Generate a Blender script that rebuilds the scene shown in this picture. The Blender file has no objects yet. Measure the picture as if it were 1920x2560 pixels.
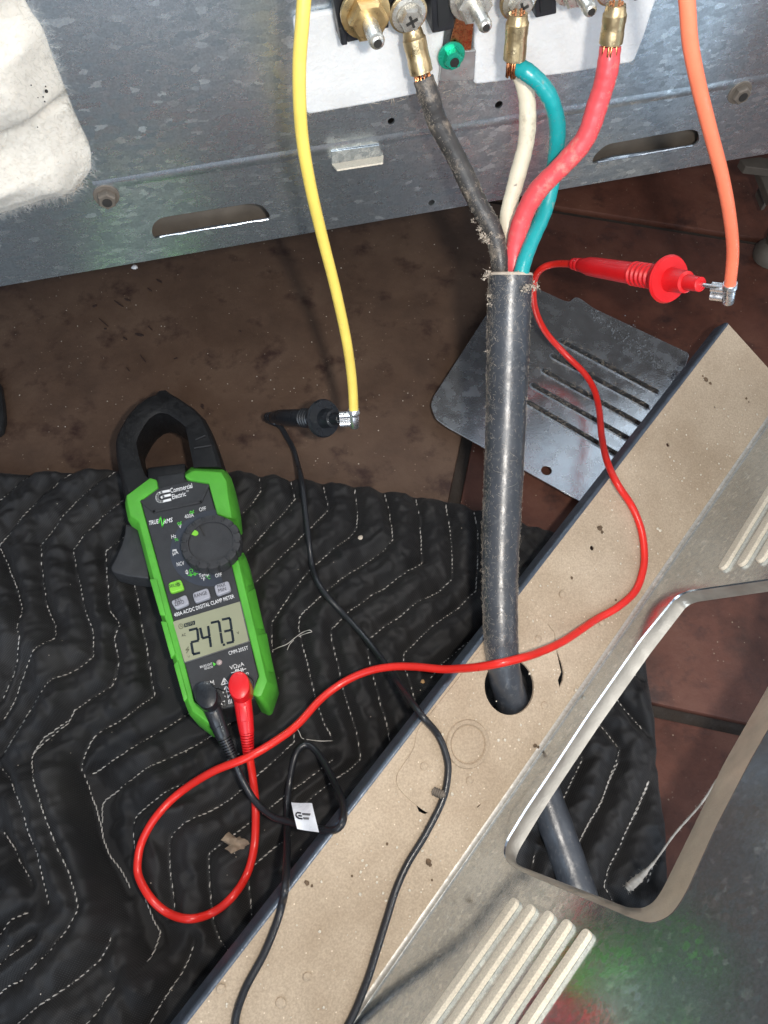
import bpy, bmesh, math, random
import numpy as np
from mathutils import Vector

random.seed(7); RNG = np.random.default_rng(7)
scene = bpy.context.scene
col = scene.collection

# ------------------------------------------------------------------ camera
FPX = 2000.0                         # focal length in photograph pixels (1920 x 2560)
PITCH, ROLL, CAMH = math.radians(62.0), math.radians(-0.9), 0.4985
Fv = np.array([0, math.cos(PITCH), -math.sin(PITCH)])
r0 = np.array([1.0, 0, 0]); u0 = np.array([0, math.sin(PITCH), math.cos(PITCH)])
Uv = math.cos(ROLL)*u0 + math.sin(ROLL)*r0
Rv = math.cos(ROLL)*r0 - math.sin(ROLL)*u0
Cv = np.array([0, 0, CAMH])
cam_d = bpy.data.cameras.new('camera'); cam = bpy.data.objects.new('camera', cam_d); col.objects.link(cam)
cam_d.sensor_fit = 'VERTICAL'; cam_d.sensor_height = 36.0; cam_d.lens = 36.0*FPX/2560.0
cam_d.clip_start = 0.01; cam_d.clip_end = 100
from mathutils import Matrix
m = Matrix.Identity(4)
for i in range(3):
    m[i][0] = Rv[i]; m[i][1] = Uv[i]; m[i][2] = -Fv[i]; m[i][3] = Cv[i]
cam.matrix_world = m
scene.camera = cam

# ------------------------------------------------------------------ light
world = bpy.data.worlds.new('World'); scene.world = world; world.use_nodes = True
bg = world.node_tree.nodes['Background']
bg.inputs[0].default_value = (0.80, 0.86, 1.0, 1); bg.inputs[1].default_value = 0.40
def area(name, loc, target, size, energy, color, size_y=None):
    l = bpy.data.lights.new(name, 'AREA'); l.energy = energy; l.color = color
    l.shape = 'RECTANGLE' if size_y else 'DISK'; l.size = size
    if size_y: l.size_y = size_y
    o = bpy.data.objects.new(name, l); col.objects.link(o); o.location = loc
    d = Vector(target) - Vector(loc); o.rotation_euler = d.to_track_quat('-Z', 'Y').to_euler()
    return o
# phone torch just right of the lens, a cool window behind the photographer and a doorway to the right
area('phone_flash', (0.055, 0.0, 0.515), (0.08, 0.25, 0.05), 0.022, 1.9, (1.0, 0.93, 0.84))
area('window_light', (0.05, -1.6, 1.0), (0.1, 0.3, 0.1), 1.5, 32.0, (0.72, 0.85, 1.0), 1.7)
area('doorway_light', (1.5, -0.1, 1.1), (0.25, 0.3, 0.1), 0.9, 9.0, (0.95, 0.97, 1.0), 1.2)
vs = scene.view_settings
vs.view_transform = 'Standard'; vs.look = 'None'; vs.gamma = 1.0; vs.use_curve_mapping = False; vs.exposure = 0.12
scene.render.engine = 'CYCLES'

# ------------------------------------------------------------------ pixel <-> place
def ray(px, py):
    d = Fv + Rv*(px-960)/FPX - Uv*(py-1280)/FPX
    return d/np.linalg.norm(d)
def onz(px, py, z):                  # point at height z
    d = ray(px, py); return Cv + d*((z-CAMH)/d[2])
def ond(px, py, dist):               # point at a distance from the lens
    return Cv + ray(px, py)*dist
class Frame:
    def __init__(s, O, ex, ey):
        s.O = np.array(O, float); s.ex = np.array(ex, float); s.ey = np.array(ey, float); s.n = np.cross(s.ex, s.ey)
    def pt(s, px, py, off=0.0):
        d = ray(px, py); o = s.O + s.n*off
        return Cv + d*(((o-Cv)@s.n)/(d@s.n))
    def st(s, px, py, off=0.0):
        v = s.pt(px, py, off) - s.O; return (v@s.ex, v@s.ey)
    def W(s, a, b, h=0.0): return s.O + s.ex*a + s.ey*b + s.n*h
def zoom(x0, y0, sc):                # turns coordinates read in an enlarged crop into photograph pixels
    return lambda *pts: [(x0+p[0]*sc, y0+p[1]*sc) for p in pts]
ZA = zoom(0, 1150, .42194); ZB = zoom(0, 1800, .48222); ZC = zoom(600, 1150, .42194); ZD = zoom(1000, 1400, .55455)
ZE = zoom(900, 1900, .61483); ZF = zoom(500, 1780, .42194); Z1 = zoom(200, 940, .3255); Z2 = zoom(300, 1380, .26522)
Z3 = zoom(700, 0, .56661); Z4 = zoom(0, 0, .42194); Z5 = zoom(1000, 250, .55455); Z6 = zoom(1050, 700, .52441)

# ------------------------------------------------------------------ numpy noise
_perm = RNG.random((256, 256))
def vnoise(x, y):
    xi = np.floor(x).astype(int); yi = np.floor(y).astype(int); fx = x-xi; fy = y-yi
    fx = fx*fx*(3-2*fx); fy = fy*fy*(3-2*fy)
    g = lambda a, b: _perm[a & 255, b & 255]
    return (g(xi, yi)*(1-fx)+g(xi+1, yi)*fx)*(1-fy)+(g(xi, yi+1)*(1-fx)+g(xi+1, yi+1)*fx)*fy
def fbm(x, y, oct=4):
    s = 0; a = .5
    for o in range(oct):
        s = s + a*(vnoise(x*2**o+17.3*o, y*2**o+5.1*o)-.5)*2; a *= .5
    return s

# ------------------------------------------------------------------ materials
MATS = {}
def nt(name):
    mt = bpy.data.materials.new(name); mt.use_nodes = True
    n = mt.node_tree; b = n.nodes['Principled BSDF']; MATS[name] = mt
    return mt, n, b
def N(n, t, **kw):
    nd = n.nodes.new(t)
    for k, v in kw.items(): setattr(nd, k, v)
    return nd
def coords(n, scale=(1, 1, 1), rot=(0, 0, 0)):
    tc = N(n, 'ShaderNodeTexCoord'); mp = N(n, 'ShaderNodeMapping')
    mp.inputs['Scale'].default_value = scale; mp.inputs['Rotation'].default_value = rot
    n.links.new(tc.outputs['Object'], mp.inputs[0]); return mp.outputs[0]
def noise(n, vec, scale, detail=3, rough=.55):
    t = N(n, 'ShaderNodeTexNoise'); t.inputs['Scale'].default_value = scale; t.inputs['Detail'].default_value = detail
    t.inputs['Roughness'].default_value = rough; n.links.new(vec, t.inputs['Vector']); return t.outputs[0]
def ramp(n, fac, stops):
    r = N(n, 'ShaderNodeValToRGB'); e = r.color_ramp.elements
    while len(e) < len(stops): e.new(.5)
    for el, (p, c) in zip(e, stops):
        el.position = p; el.color = (c[0], c[1], c[2], 1) if not isinstance(c, float) else (c, c, c, 1)
    n.links.new(fac, r.inputs[0]); return r.outputs[0]
def mix(n, fac, a, b, mode='MIX'):
    x = N(n, 'ShaderNodeMix', data_type='RGBA', blend_type=mode)
    for sock, v in ((0, fac), (6, a), (7, b)):
        if isinstance(v, (int, float)): x.inputs[sock].default_value = v
        elif isinstance(v, tuple): x.inputs[sock].default_value = (*v, 1)
        else: n.links.new(v, x.inputs[sock])
    return x.outputs[2]
def bump(n, b, h, strength, dist=.001):
    bp = N(n, 'ShaderNodeBump'); bp.inputs['Strength'].default_value = strength; bp.inputs['Distance'].default_value = dist
    n.links.new(h, bp.inputs['Height']); n.links.new(bp.outputs[0], b.inputs['Normal'])
def simple(name, c, rough=.5, metal=0.0, var=.25, scale=60, bstr=.0, bscale=400, rvar=.12, spec=.5, dust=None):
    mt, n, b = nt(name); v = coords(n)
    f = noise(n, v, scale, 4)
    lo = tuple(x*(1-var) for x in c); hi = tuple(min(1, x*(1+var*.7)) for x in c)
    cc = ramp(n, f, [(.3, lo), (.7, hi)])
    if dust:
        f2 = noise(n, v, dust[1], 6, .7); k = ramp(n, f2, [(dust[2], 0.0), (dust[2]+.16, 1.0)])
        cc = mix(n, k, cc, dust[0])
    n.links.new(cc, b.inputs['Base Color'])
    rr = ramp(n, noise(n, v, scale*2.3, 3), [(.3, max(0., rough-rvar)), (.7, min(1., rough+rvar))])
    n.links.new(rr, b.inputs['Roughness'])
    b.inputs['Metallic'].default_value = metal; b.inputs['Specular IOR Level'].default_value = spec
    if bstr: bump(n, b, noise(n, v, bscale, 3), bstr)
    return mt

def galvanised(name, lo, hi, rough, sc=(150, 150, 330), metal=.85, scratch=.25, dusty=0.0):
    mt, n, b = nt(name); v = coords(n, sc)
    nz = N(n, 'ShaderNodeTexNoise'); nz.inputs['Scale'].default_value = 2.2; nz.inputs['Detail'].default_value = 2
    n.links.new(v, nz.inputs['Vector'])
    vv = N(n, 'ShaderNodeVectorMath', operation='MULTIPLY_ADD'); n.links.new(nz.outputs['Color'], vv.inputs[0])
    vv.inputs[1].default_value = (.8, .8, .8); n.links.new(v, vv.inputs[2])
    vo = N(n, 'ShaderNodeTexVoronoi'); vo.inputs['Scale'].default_value = 1.0; n.links.new(vv.outputs[0], vo.inputs['Vector'])
    sep = N(n, 'ShaderNodeSeparateColor'); n.links.new(vo.outputs['Color'], sep.inputs[0])
    vw = coords(n)
    big = noise(n, vw, 9, 4, .6)
    mm = N(n, 'ShaderNodeMath', operation='MULTIPLY_ADD'); n.links.new(sep.outputs[0], mm.inputs[0]); mm.inputs[1].default_value = .55
    n.links.new(big, mm.inputs[2])
    c = ramp(n, mm.outputs[0], [(.3, lo), (.95, hi)])
    # pale oxide flecks
    fl = ramp(n, sep.outputs[1], [(.93, 0.0), (.97, 1.0)])
    c = mix(n, fl, c, tuple(min(1, x*1.2) for x in hi)); fn = ramp(n, noise(n, vw, 900, 3, .7), [(.3, .82), (.7, 1.14)]); c = mix(n, 1.0, c, fn, 'MULTIPLY')
    if dusty:
        dn = ramp(n, noise(n, vw, 520, 3, .65), [(.62, 0.0), (.70, dusty)])
        c = mix(n, dn, c, (.62, .62, .60))
    n.links.new(c, b.inputs['Base Color'])
    b.inputs['Metallic'].default_value = metal
    r = ramp(n, mm.outputs[0], [(.25, min(1., rough+.10)), (.95, max(.02, rough-.05))])
    n.links.new(r, b.inputs['Roughness'])
    bump(n, b, noise(n, vw, 700, 2), scratch*.25, .0004)
    return mt

def floor_mat(name, k):
    mt, n, b = nt(name); v = coords(n)
    c = ramp(n, noise(n, v, 14, 6, .65), [(.3, k[0]), (.5, k[1]), (.72, k[2])])
    st = ramp(n, noise(n, v, 30, 6, .65), [(.54, 0.0), (.68, .85)]); c = mix(n, st, c, (.028, .012, .010))
    sp = N(n, 'ShaderNodeTexVoronoi'); sp.inputs['Scale'].default_value = 260; n.links.new(v, sp.inputs['Vector'])
    s1 = ramp(n, sp.outputs['Distance'], [(.10, 1.0), (.17, 0.0)])
    s2 = ramp(n, noise(n, v, 90, 2), [(.56, 0.0), (.62, .6)])
    mlt = N(n, 'ShaderNodeMath', operation='MULTIPLY'); n.links.new(s1, mlt.inputs[0]); n.links.new(s2, mlt.inputs[1])
    c = mix(n, mlt.outputs[0], c, (.30, .22, .16))
    n.links.new(c, b.inputs['Base Color'])
    n.links.new(ramp(n, noise(n, v, 25, 5), [(.3, .50), (.7, .74)]), b.inputs['Roughness'])
    b.inputs['Specular IOR Level'].default_value = .35
    bump(n, b, noise(n, v, 190, 5, .6), .35, .0012)
    return mt
def dust_mat(name, base, dark, speck, sc=1.0, rough=.85, metal=0.0):
    mt, n, b = nt(name); v = coords(n)
    c = ramp(n, noise(n, v, 22*sc, 6, .6), [(.3, dark), (.62, base)])
    c2 = ramp(n, noise(n, v, 900*sc, 2, .6), [(.3, .82), (.7, 1.12)])
    c = mix(n, 1.0, c, c2, 'MULTIPLY')
    sp = N(n, 'ShaderNodeTexVoronoi'); sp.inputs['Scale'].default_value = 330*sc; n.links.new(v, sp.inputs['Vector'])
    s1 = ramp(n, sp.outputs['Distance'], [(.10, 1.0), (.16, 0.0)]); sepc = N(n, 'ShaderNodeSeparateColor'); n.links.new(sp.outputs['Color'], sepc.inputs[0])
    s2 = ramp(n, sepc.outputs[0], [(.80, 0.0), (.84, .8)])
    mlt = N(n, 'ShaderNodeMath', operation='MULTIPLY'); n.links.new(s1, mlt.inputs[0]); n.links.new(s2, mlt.inputs[1])
    c = mix(n, mlt.outputs[0], c, speck)
    rs = ramp(n, noise(n, v, 70*sc, 4, .7), [(.70, 0.0), (.76, .55)]); c = mix(n, rs, c, (.17, .11, .065))
    n.links.new(c, b.inputs['Base Color']); b.inputs['Roughness'].default_value = rough; b.inputs['Metallic'].default_value = metal
    b.inputs['Specular IOR Level'].default_value = .3
    bump(n, b, noise(n, v, 850*sc, 3, .7), .35, .0005)
    return mt
def blanket_mat():
    mt, n, b = nt('blanket_cloth'); v = coords(n, (1, 1, 1), (0, 0, .5))
    w = []
    for d in ('X', 'Y'):
        t = N(n, 'ShaderNodeTexWave', wave_type='BANDS', bands_direction=d); t.inputs['Scale'].default_value = 330
        t.inputs['Distortion'].default_value = .6; t.inputs['Detail Scale'].default_value = .4; n.links.new(v, t.inputs['Vector']); w.append(t.outputs['Fac'])
    mlt = N(n, 'ShaderNodeMath', operation='MULTIPLY'); n.links.new(w[0], mlt.inputs[0]); n.links.new(w[1], mlt.inputs[1])
    dots = ramp(n, mlt.outputs[0], [(.45, 0.0), (.85, 1.0)])
    patch = ramp(n, noise(n, v, 18, 5, .65), [(.36, .10), (.64, 1.0)])
    m2 = N(n, 'ShaderNodeMath', operation='MULTIPLY'); n.links.new(dots, m2.inputs[0]); n.links.new(patch, m2.inputs[1])
    c = ramp(n, noise(n, v, 26, 5), [(.35, (.0050, .0048, .0054)), (.68, (.0135, .0122, .0115))])
    c = mix(n, m2.outputs[0], c, (.046, .045, .046))
    n.links.new(c, b.inputs['Base Color']); b.inputs['Roughness'].default_value = .62
    b.inputs['Specular IOR Level'].default_value = .32; b.inputs['Sheen Weight'].default_value = .04
    h = mix(n, .5, mlt.outputs[0], noise(n, v, 260, 4)); bump(n, b, h, .5, .0007)
    return mt
floor_mat('tile_clay', ((.060, .036, .025), (.096, .058, .039), (.130, .083, .056))); floor_mat('tile_red_lit', ((.038, .0145, .0095), (.092, .033, .021), (.132, .056, .036))); blanket_mat()  # second, redder tile carries the light's left-right tone in its colour
simple('grout', (.030, .022, .017), .9, bstr=.6, bscale=500)
galvanised('panel_zinc', (.40, .465, .51), (.74, .80, .84), .31, (210, 210, 420), .93)
galvanised('cover_zinc', (.52, .60, .68), (.66, .74, .81), .19, (420, 420, 420), .95, .25, .9)
galvanised('fold_zinc', (.40, .38, .34), (.52, .49, .44), .52, (420, 420, 420), .55, .3, .5)
galvanised('edge_zinc', (.30, .34, .38), (.62, .66, .70), .30, (300, 300, 300), .9)
simple('plate_steel', (.70, .74, .78), .24, .90, .15, 45, .12, 900, dust=((.50, .52, .52), 130, .70))
simple('chalk', (.20, .215, .23), .75, .3, .2, 200, .3, 900)
simple('oven_inner', (.20, .17, .14), .6, .5, .3, 40)
dust_mat('ledge_dust', (.47, .375, .275), (.37, .285, .20), (.80, .68, .52))
dust_mat('louver_reflect_dust', (.66, .60, .49), (.57, .51, .41), (.75, .70, .60), 1.3)  # paints the ledge's reflection on the louvers; also colours crumbs and tab
simple('rim_zinc', (.50, .46, .39), .42, .70, .15, 60, .2, 800)
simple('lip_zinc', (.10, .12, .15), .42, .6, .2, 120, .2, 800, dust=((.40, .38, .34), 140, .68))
simple('meter_black', (.024, .025, .027), .5, 0, .2, 150, .25, 1800, .06, dust=((.075, .07, .065), 700, .70))
simple('meter_face', (.030, .031, .034), .55, 0, .15, 120, .2, 2000, .06)
simple('dial_zone', (.035, .042, .058), .5, 0, .1, 120)
simple('dial_black', (.030, .030, .032), .5, 0, .2, 150, .2, 1500, dust=((.07, .066, .06), 600, .69))
simple('jaw_black', (.0065, .0065, .007), .48, 0, .25, 120, .25, 1500, dust=((.035, .033, .03), 420, .68))
simple('meter_green', (.085, .385, .035), .48, 0, .14, 70, .12, 1500, .08, dust=((.10, .26, .06), 130, .66))
simple('key_green', (.20, .55, .04), .5, 0, .1, 90)
simple('key_grey', (.34, .34, .38), .55, 0, .1, 90)
simple('print_white', (.80, .80, .80), .6, 0, .08, 300)
simple('print_green', (.10, .62, .06), .6, 0, .05, 300)
simple('print_dark', (.02, .02, .03), .5, 0, .05, 300)
simple('lcd_glass', (.30, .305, .20), .13, 0, .10, 30, spec=.6)
simple('lcd_frame', (.09, .09, .09), .35, 0, .1, 60)
simple('lcd_ink', (.008, .014, .020), .3, 0, .05, 60)
simple('lcd_ink_faint', (.13, .135, .085), .3, 0, .05, 60)
simple('sensor_lens', (.42, .34, .33), .2, 0, .1, 60)
simple('lead_red', (.70, .022, .014), .33, 0, .10, 60, .05, 900, .06)
simple('probe_red', (.66, .010, .014), .36, 0, .08, 60, .05, 900, .06)
simple('lead_black', (.016, .017, .020), .32, 0, .2, 60, .1, 900, .06, dust=((.10, .10, .10), 300, .66))
simple('probe_black', (.013, .015, .018), .33, 0, .2, 60, .1, 900)
simple('tin', (.84, .84, .84), .26, .95, .08, 300, .05, 900)
simple('wire_yellow', (.86, .64, .13), .42, 0, .08, 40, .25, 260, dust=((.42, .34, .16), 60, .62))
simple('wire_orange', (.87, .20, .105), .42, 0, .08, 40, .25, 260, dust=((.50, .26, .15), 60, .62))
simple('wire_red', (.74, .080, .090), .42, 0, .10, 40, .25, 260, dust=((.55, .27, .22), 90, .57))
simple('wire_white', (.76, .68, .52), .50, 0, .10, 50, .25, 260, dust=((.40, .33, .23), 60, .57))
simple('wire_green', (.008, .31, .32), .38, 0, .10, 40, .25, 260, dust=((.25, .30, .25), 120, .57))
simple('wire_black', (.045, .042, .040), .45, 0, .25, 60, .2, 800, dust=((.22, .18, .14), 110, .52))
simple('cord_black', (.042, .047, .056), .36, 0, .25, 60, .14, 600, .08, .75, dust=((.125, .122, .12), 300, .56))
simple('copper', (.62, .25, .11), .30, 1, .25, 300)
simple('brass', (.60, .46, .26), .36, .92, .25, 120, .15, 900)
simple('brass_nut', (.66, .47, .22), .36, .9, .25, 120)
simple('screw_steel', (.66, .63, .56), .30, .8, .2, 160, .15, 900)
simple('green_screw', (.02, .42, .27), .30, .5, .12, 160)
simple('block_black', (.016, .017, .020), .42, 0, .25, 80, dust=((.16, .14, .11), 120, .62))
simple('clip_steel', (.50, .51, .51), .34, .75, .12, 90)
simple('thread', (.50, .47, .43), .8, 0, .3, 300)
simple('lint_dust', (.50, .43, .35), .95, 0, .25, 200)
simple('crumb', (.46, .27, .12), .9, 0, .4, 300, .5, 900)
simple('leaf_dry', (.26, .19, .13), .85, 0, .4, 200, .5, 700)
simple('label_white', (.80, .82, .86), .30, 0, .05, 90)
simple('pad_white', (.72, .72, .715), .9, 0, .06, 60, .5, 420)
simple('wool', (.66, .62, .55), .95, 0, .08, 22, .25, 500, dust=((.66, .54, .38), 16, .64))
for _m in ('wool', 'pad_white'):
    _b = MATS[_m].node_tree.nodes['Principled BSDF']; _b.inputs['Subsurface Weight'].default_value = .6; _b.inputs['Subsurface Radius'].default_value = (.004, .0035, .003); _b.inputs['Subsurface Scale'].default_value = 1.0
simple('scuff', (.034, .018, .014), .7, 0, .4, 400)
simple('soot_recess_black', (.02, .018, .016), .9)  # black for specks; also paints shade into screw recesses
simple('dark_rubber', (.010, .011, .012), .6, 0, .2, 60)
simple('pale_bracket', (.10, .085, .07), .7, .2, .3, 40)
simple('rust_spot', (.13, .085, .05), .9, 0, .5, 400, .6, 900)

# ------------------------------------------------------------------ mesh helpers
def origin_of(p):
    v = np.zeros(3)
    while p is not None:
        v = v + np.array(p.location); p = p.parent
    return v
class MB:
    def __init__(s): s.v = []; s.f = []
    def add(s, vs_, fs):
        k = len(s.v); s.v += [tuple(float(c) for c in x) for x in vs_]; s.f += [tuple(k+i for i in f) for f in fs]; return s
    def loft(s, loops, cap=True, closed=True):
        n = len(loops[0]); vs_ = [p for l in loops for p in l]; fs = []
        for i in range(len(loops)-1):
            for j in range(n if closed else n-1):
                a = i*n+j; b_ = i*n+(j+1) % n; fs.append((a, b_, b_+n, a+n))
        if cap: fs.append(tuple(range(n))[::-1]); fs.append(tuple(range((len(loops)-1)*n, len(loops)*n)))
        return s.add(vs_, fs)
    def tube(s, pts, r, seg=10, cap=True, flat=1.0):
        pts = [np.array(p, float) for p in pts]; n = len(pts)
        rr = r if hasattr(r, '__len__') else [r]*n
        T = [pts[min(i+1, n-1)]-pts[max(i-1, 0)] for i in range(n)]; T = [t/(np.linalg.norm(t)+1e-12) for t in T]
        a = np.array([0, 0, 1.0]) if abs(T[0][2]) < .9 else np.array([1.0, 0, 0])
        u = np.cross(T[0], a); u /= np.linalg.norm(u); loops = []
        for i in range(n):
            u = u - T[i]*(u@T[i]); u /= np.linalg.norm(u)+1e-12; w = np.cross(T[i], u)
            loops.append([pts[i]+rr[i]*(math.cos(q)*u+flat*math.sin(q)*w) for q in [2*math.pi*k/seg for k in range(seg)]])
        return s.loft(loops, cap)
    def lathe(s, a, b, prof, seg=24):        # prof: (t along a->b in metres, radius)
        a = np.array(a, float); d = np.array(b, float)-a; d /= np.linalg.norm(d)
        q = np.array([0, 0, 1.0]) if abs(d[2]) < .9 else np.array([1.0, 0, 0])
        u = np.cross(d, q); u /= np.linalg.norm(u); w = np.cross(d, u)
        return s.loft([[a+d*t+r*(math.cos(x)*u+math.sin(x)*w) for x in [2*math.pi*k/seg for k in range(seg)]] for t, r in prof])
    def box(s, c, ax, ay, az):               # centre and three half vectors
        c = np.array(c, float); ax = np.array(ax, float); ay = np.array(ay, float); az = np.array(az, float)
        V = [c+i*ax+j*ay+k*az for k in (-1, 1) for j in (-1, 1) for i in (-1, 1)]
        return s.add(V, [(0, 2, 3, 1), (4, 5, 7, 6), (0, 1, 5, 4), (2, 6, 7, 3), (0, 4, 6, 2), (1, 3, 7, 5)])
    def build(s, name, mat, parent=None, smooth=35, bevel=0, bseg=2, sub=0):
        o0 = origin_of(parent); me = bpy.data.meshes.new(name)
        me.from_pydata([tuple(np.array(p)-o0) for p in s.v], [], s.f)
        bm = bmesh.new(); bm.from_mesh(me); bmesh.ops.recalc_face_normals(bm, faces=bm.faces)
        if bevel:
            eds = [e for e in bm.edges if len(e.link_faces) == 2 and e.calc_face_angle(0) > .45]
            bmesh.ops.bevel(bm, geom=eds, offset=bevel, segments=bseg, profile=.5, affect='EDGES', clamp_overlap=True)
        bm.to_mesh(me); bm.free()
        return finish(name, me, mat, parent, smooth)
def finish(name, me, mat, parent, smooth):
    me.materials.clear(); me.materials.append(MATS[mat])
    if smooth:
        me.polygons.foreach_set('use_smooth', [True]*len(me.polygons))
        if smooth < 180: me.set_sharp_from_angle(angle=math.radians(smooth))
    o = bpy.data.objects.new(name, me); col.objects.link(o)
    if parent is not None: o.parent = parent
    return o
def thing(name, label, cat, loc, group=None):
    o = bpy.data.objects.new(name, None); o.empty_display_size = .02; col.objects.link(o); o.location = [float(x) for x in loc]
    return tag(o, label, cat, group)
def tag(o, label, cat, group=None):
    o['label'] = label; o['category'] = cat
    if group: o['group'] = group
    return o
def catmull(P, per=10):
    P = [np.array(p, float) for p in P]; Q = [2*P[0]-P[1]]+P+[2*P[-1]-P[-2]]; out = []
    for i in range(1, len(Q)-2):
        a, b, c, d = Q[i-1:i+3]
        for k in range(per):
            t = k/per
            out.append(.5*((2*b)+(c-a)*t+(2*a-5*b+4*c-d)*t*t+(3*b-a-3*c+d)*t**3))
    out.append(P[-1]); return out
def round_poly(P, r, seg=4):
    out = []; n = len(P)
    for i in range(n):
        p = np.array(P[i], float); a = np.array(P[i-1], float)-p; b = np.array(P[(i+1) % n], float)-p
        la = np.linalg.norm(a); lb = np.linalg.norm(b); k = min(r, la*.45, lb*.45)
        s0 = p+a/la*k; s1 = p+b/lb*k
        for j in range(seg+1):
            t = j/seg; out.append(tuple((1-t)**2*s0+2*t*(1-t)*p+t*t*s1))
    return out
SC = 100.0
def curve_mesh(cu):
    o = bpy.data.objects.new('tmp', cu); me = bpy.data.meshes.new_from_object(o)
    bpy.data.objects.remove(o); return me
def plate(name, outline, holes, fr, th, mat, parent, bevel=0.0, h=0.0, smooth=30):
    """flat part: outline and holes in the frame's plane, top face at height h, thickness th"""
    cu = bpy.data.curves.new(name, 'CURVE'); cu.dimensions = '2D'; cu.fill_mode = 'BOTH'
    cu.extrude = max(th/2-bevel, 1e-5)*SC; cu.bevel_depth = bevel*SC; cu.bevel_resolution = 2; cu.offset = -bevel*SC
    for P in [outline]+list(holes):
        sp = cu.splines.new('POLY'); sp.points.add(len(P)-1); sp.use_cyclic_u = True
        for i, (x, y) in enumerate(P): sp.points[i].co = (x*SC, y*SC, 0, 1)
    me = curve_mesh(cu); o0 = origin_of(parent)
    for v in me.vertices:
        v.co = Vector(fr.W(v.co.x/SC, v.co.y/SC, h-th/2+v.co.z/SC)-o0)
    return finish(name, me, mat, parent, smooth)
def grid_xy(z): return Frame((0, 0, z), (1, 0, 0), (0, 1, 0))
def lettering(txt, p0, p1, hpx, fr, off, mat, parent, shear=0.0, bold=-.004, name='lettering', th=.00012):
    """text from pixel p0 to p1 (base line), cap height hpx pixels, lying on frame at height off"""
    cu = bpy.data.curves.new('t', 'FONT'); cu.body = txt; cu.size = 1; cu.offset = bold; cu.shear = shear; cu.resolution_u = 2
    cu.extrude = .001
    me = curve_mesh(cu)
    if not me.vertices: return
    xs = [v.co.x for v in me.vertices]; x0 = min(xs); wd = max(xs)-x0
    A = fr.pt(*p0, off); B = fr.pt(*p1, off); ex = B-A; L = np.linalg.norm(ex); ex = ex/L; ey = np.cross(fr.n, ex)
    k = np.linalg.norm(A-Cv)/FPX*hpx/.70; o0 = origin_of(parent)
    for v in me.vertices:
        v.co = Vector(A+ex*((v.co.x-x0)/wd*L)+ey*(v.co.y*k)+fr.n*(th if v.co.z > 0 else 0)-o0)
    return finish(name, me, mat, parent, 0)
def strip(P, w, fr, off, mat, parent, name='lettering', th=.00012, closed=False):
    """flat stroke through pixel points"""
    pts = [fr.pt(*p, off) for p in P]; n = len(pts); b = MB()
    for i in range(n if closed else n-1):
        a, c = pts[i], pts[(i+1) % n]; d = c-a; L = np.linalg.norm(d); d /= L; sd = np.cross(fr.n, d)
        b.box((a+c)/2+fr.n*th/2, d*(L/2+w*.35), sd*w/2, fr.n*th/2)
    return b.build(name, mat, parent, 0)

# ------------------------------------------------------------------ main planes
YAW = math.radians(-14.9); ZB_ = .153
pn = (-math.sin(YAW), -math.cos(YAW), 0.0)
PAN = Frame(onz(960, 550, ZB_), (math.cos(YAW), -math.sin(YAW), 0), (0, 0, 1))       # range back, faces the camera
ZF_ = .040
fA, fB = onz(1679, 1400, ZF_), onz(937, 2472, ZF_)
fd = (fA-fB)/np.linalg.norm(fA-fB); fp = np.array([fd[1], -fd[0], 0]); UPv = np.array([0, 0, 1.0])
aS, aL = math.radians(65), math.radians(25)
SHT = Frame(fB, math.cos(aS)*fp+math.sin(aS)*UPv, fd)         # upright sheet of the cover
LED = Frame(fB, fd, -math.cos(aL)*fp+math.sin(aL)*UPv)        # dusty ledge of the cover
FLO = grid_xy(0.0)

# ------------------------------------------------------------------ floor of clay tiles
fl = MB().box((0, .3, -.012), (3, 0, 0), (0, 3, 0), (0, 0, .006)).build('floor', 'grout'); fl['kind'] = 'structure'
g1 = onz(1640, 1775, 0); g2 = onz(1850, 1820, 0); td = (g2-g1)/np.linalg.norm(g2-g1); tp = np.array([-td[1], td[0], 0])
gx = onz(1212, 880, 0); TS, GAP = .43, .0085
t0 = (gx-g1)@td
tile_me = None
for i in range(-4, 4):
    for j in range(-3, 4):
        c = g1 + td*(t0+(i+.5)*TS) + tp*((j+.5)*TS)
        if tile_me is None:
            h = TS/2-GAP/2; b = MB()
            b.box((0, 0, -.0035), td*h, tp*h, (0, 0, .0035)); t = b.build('tile', 'tile_clay', fl, 40, .0016, 2); tile_me = t.data
        else:
            t = bpy.data.objects.new('tile', tile_me); col.objects.link(t); t.parent = fl
        if i >= 0:
            t.material_slots[0].link = 'OBJECT'; t.material_slots[0].material = MATS['tile_red_lit']  # redder here: tone difference of the light put into tile colour
        t.location = (float(c[0]), float(c[1]), random.uniform(-.0006, .0002))

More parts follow.
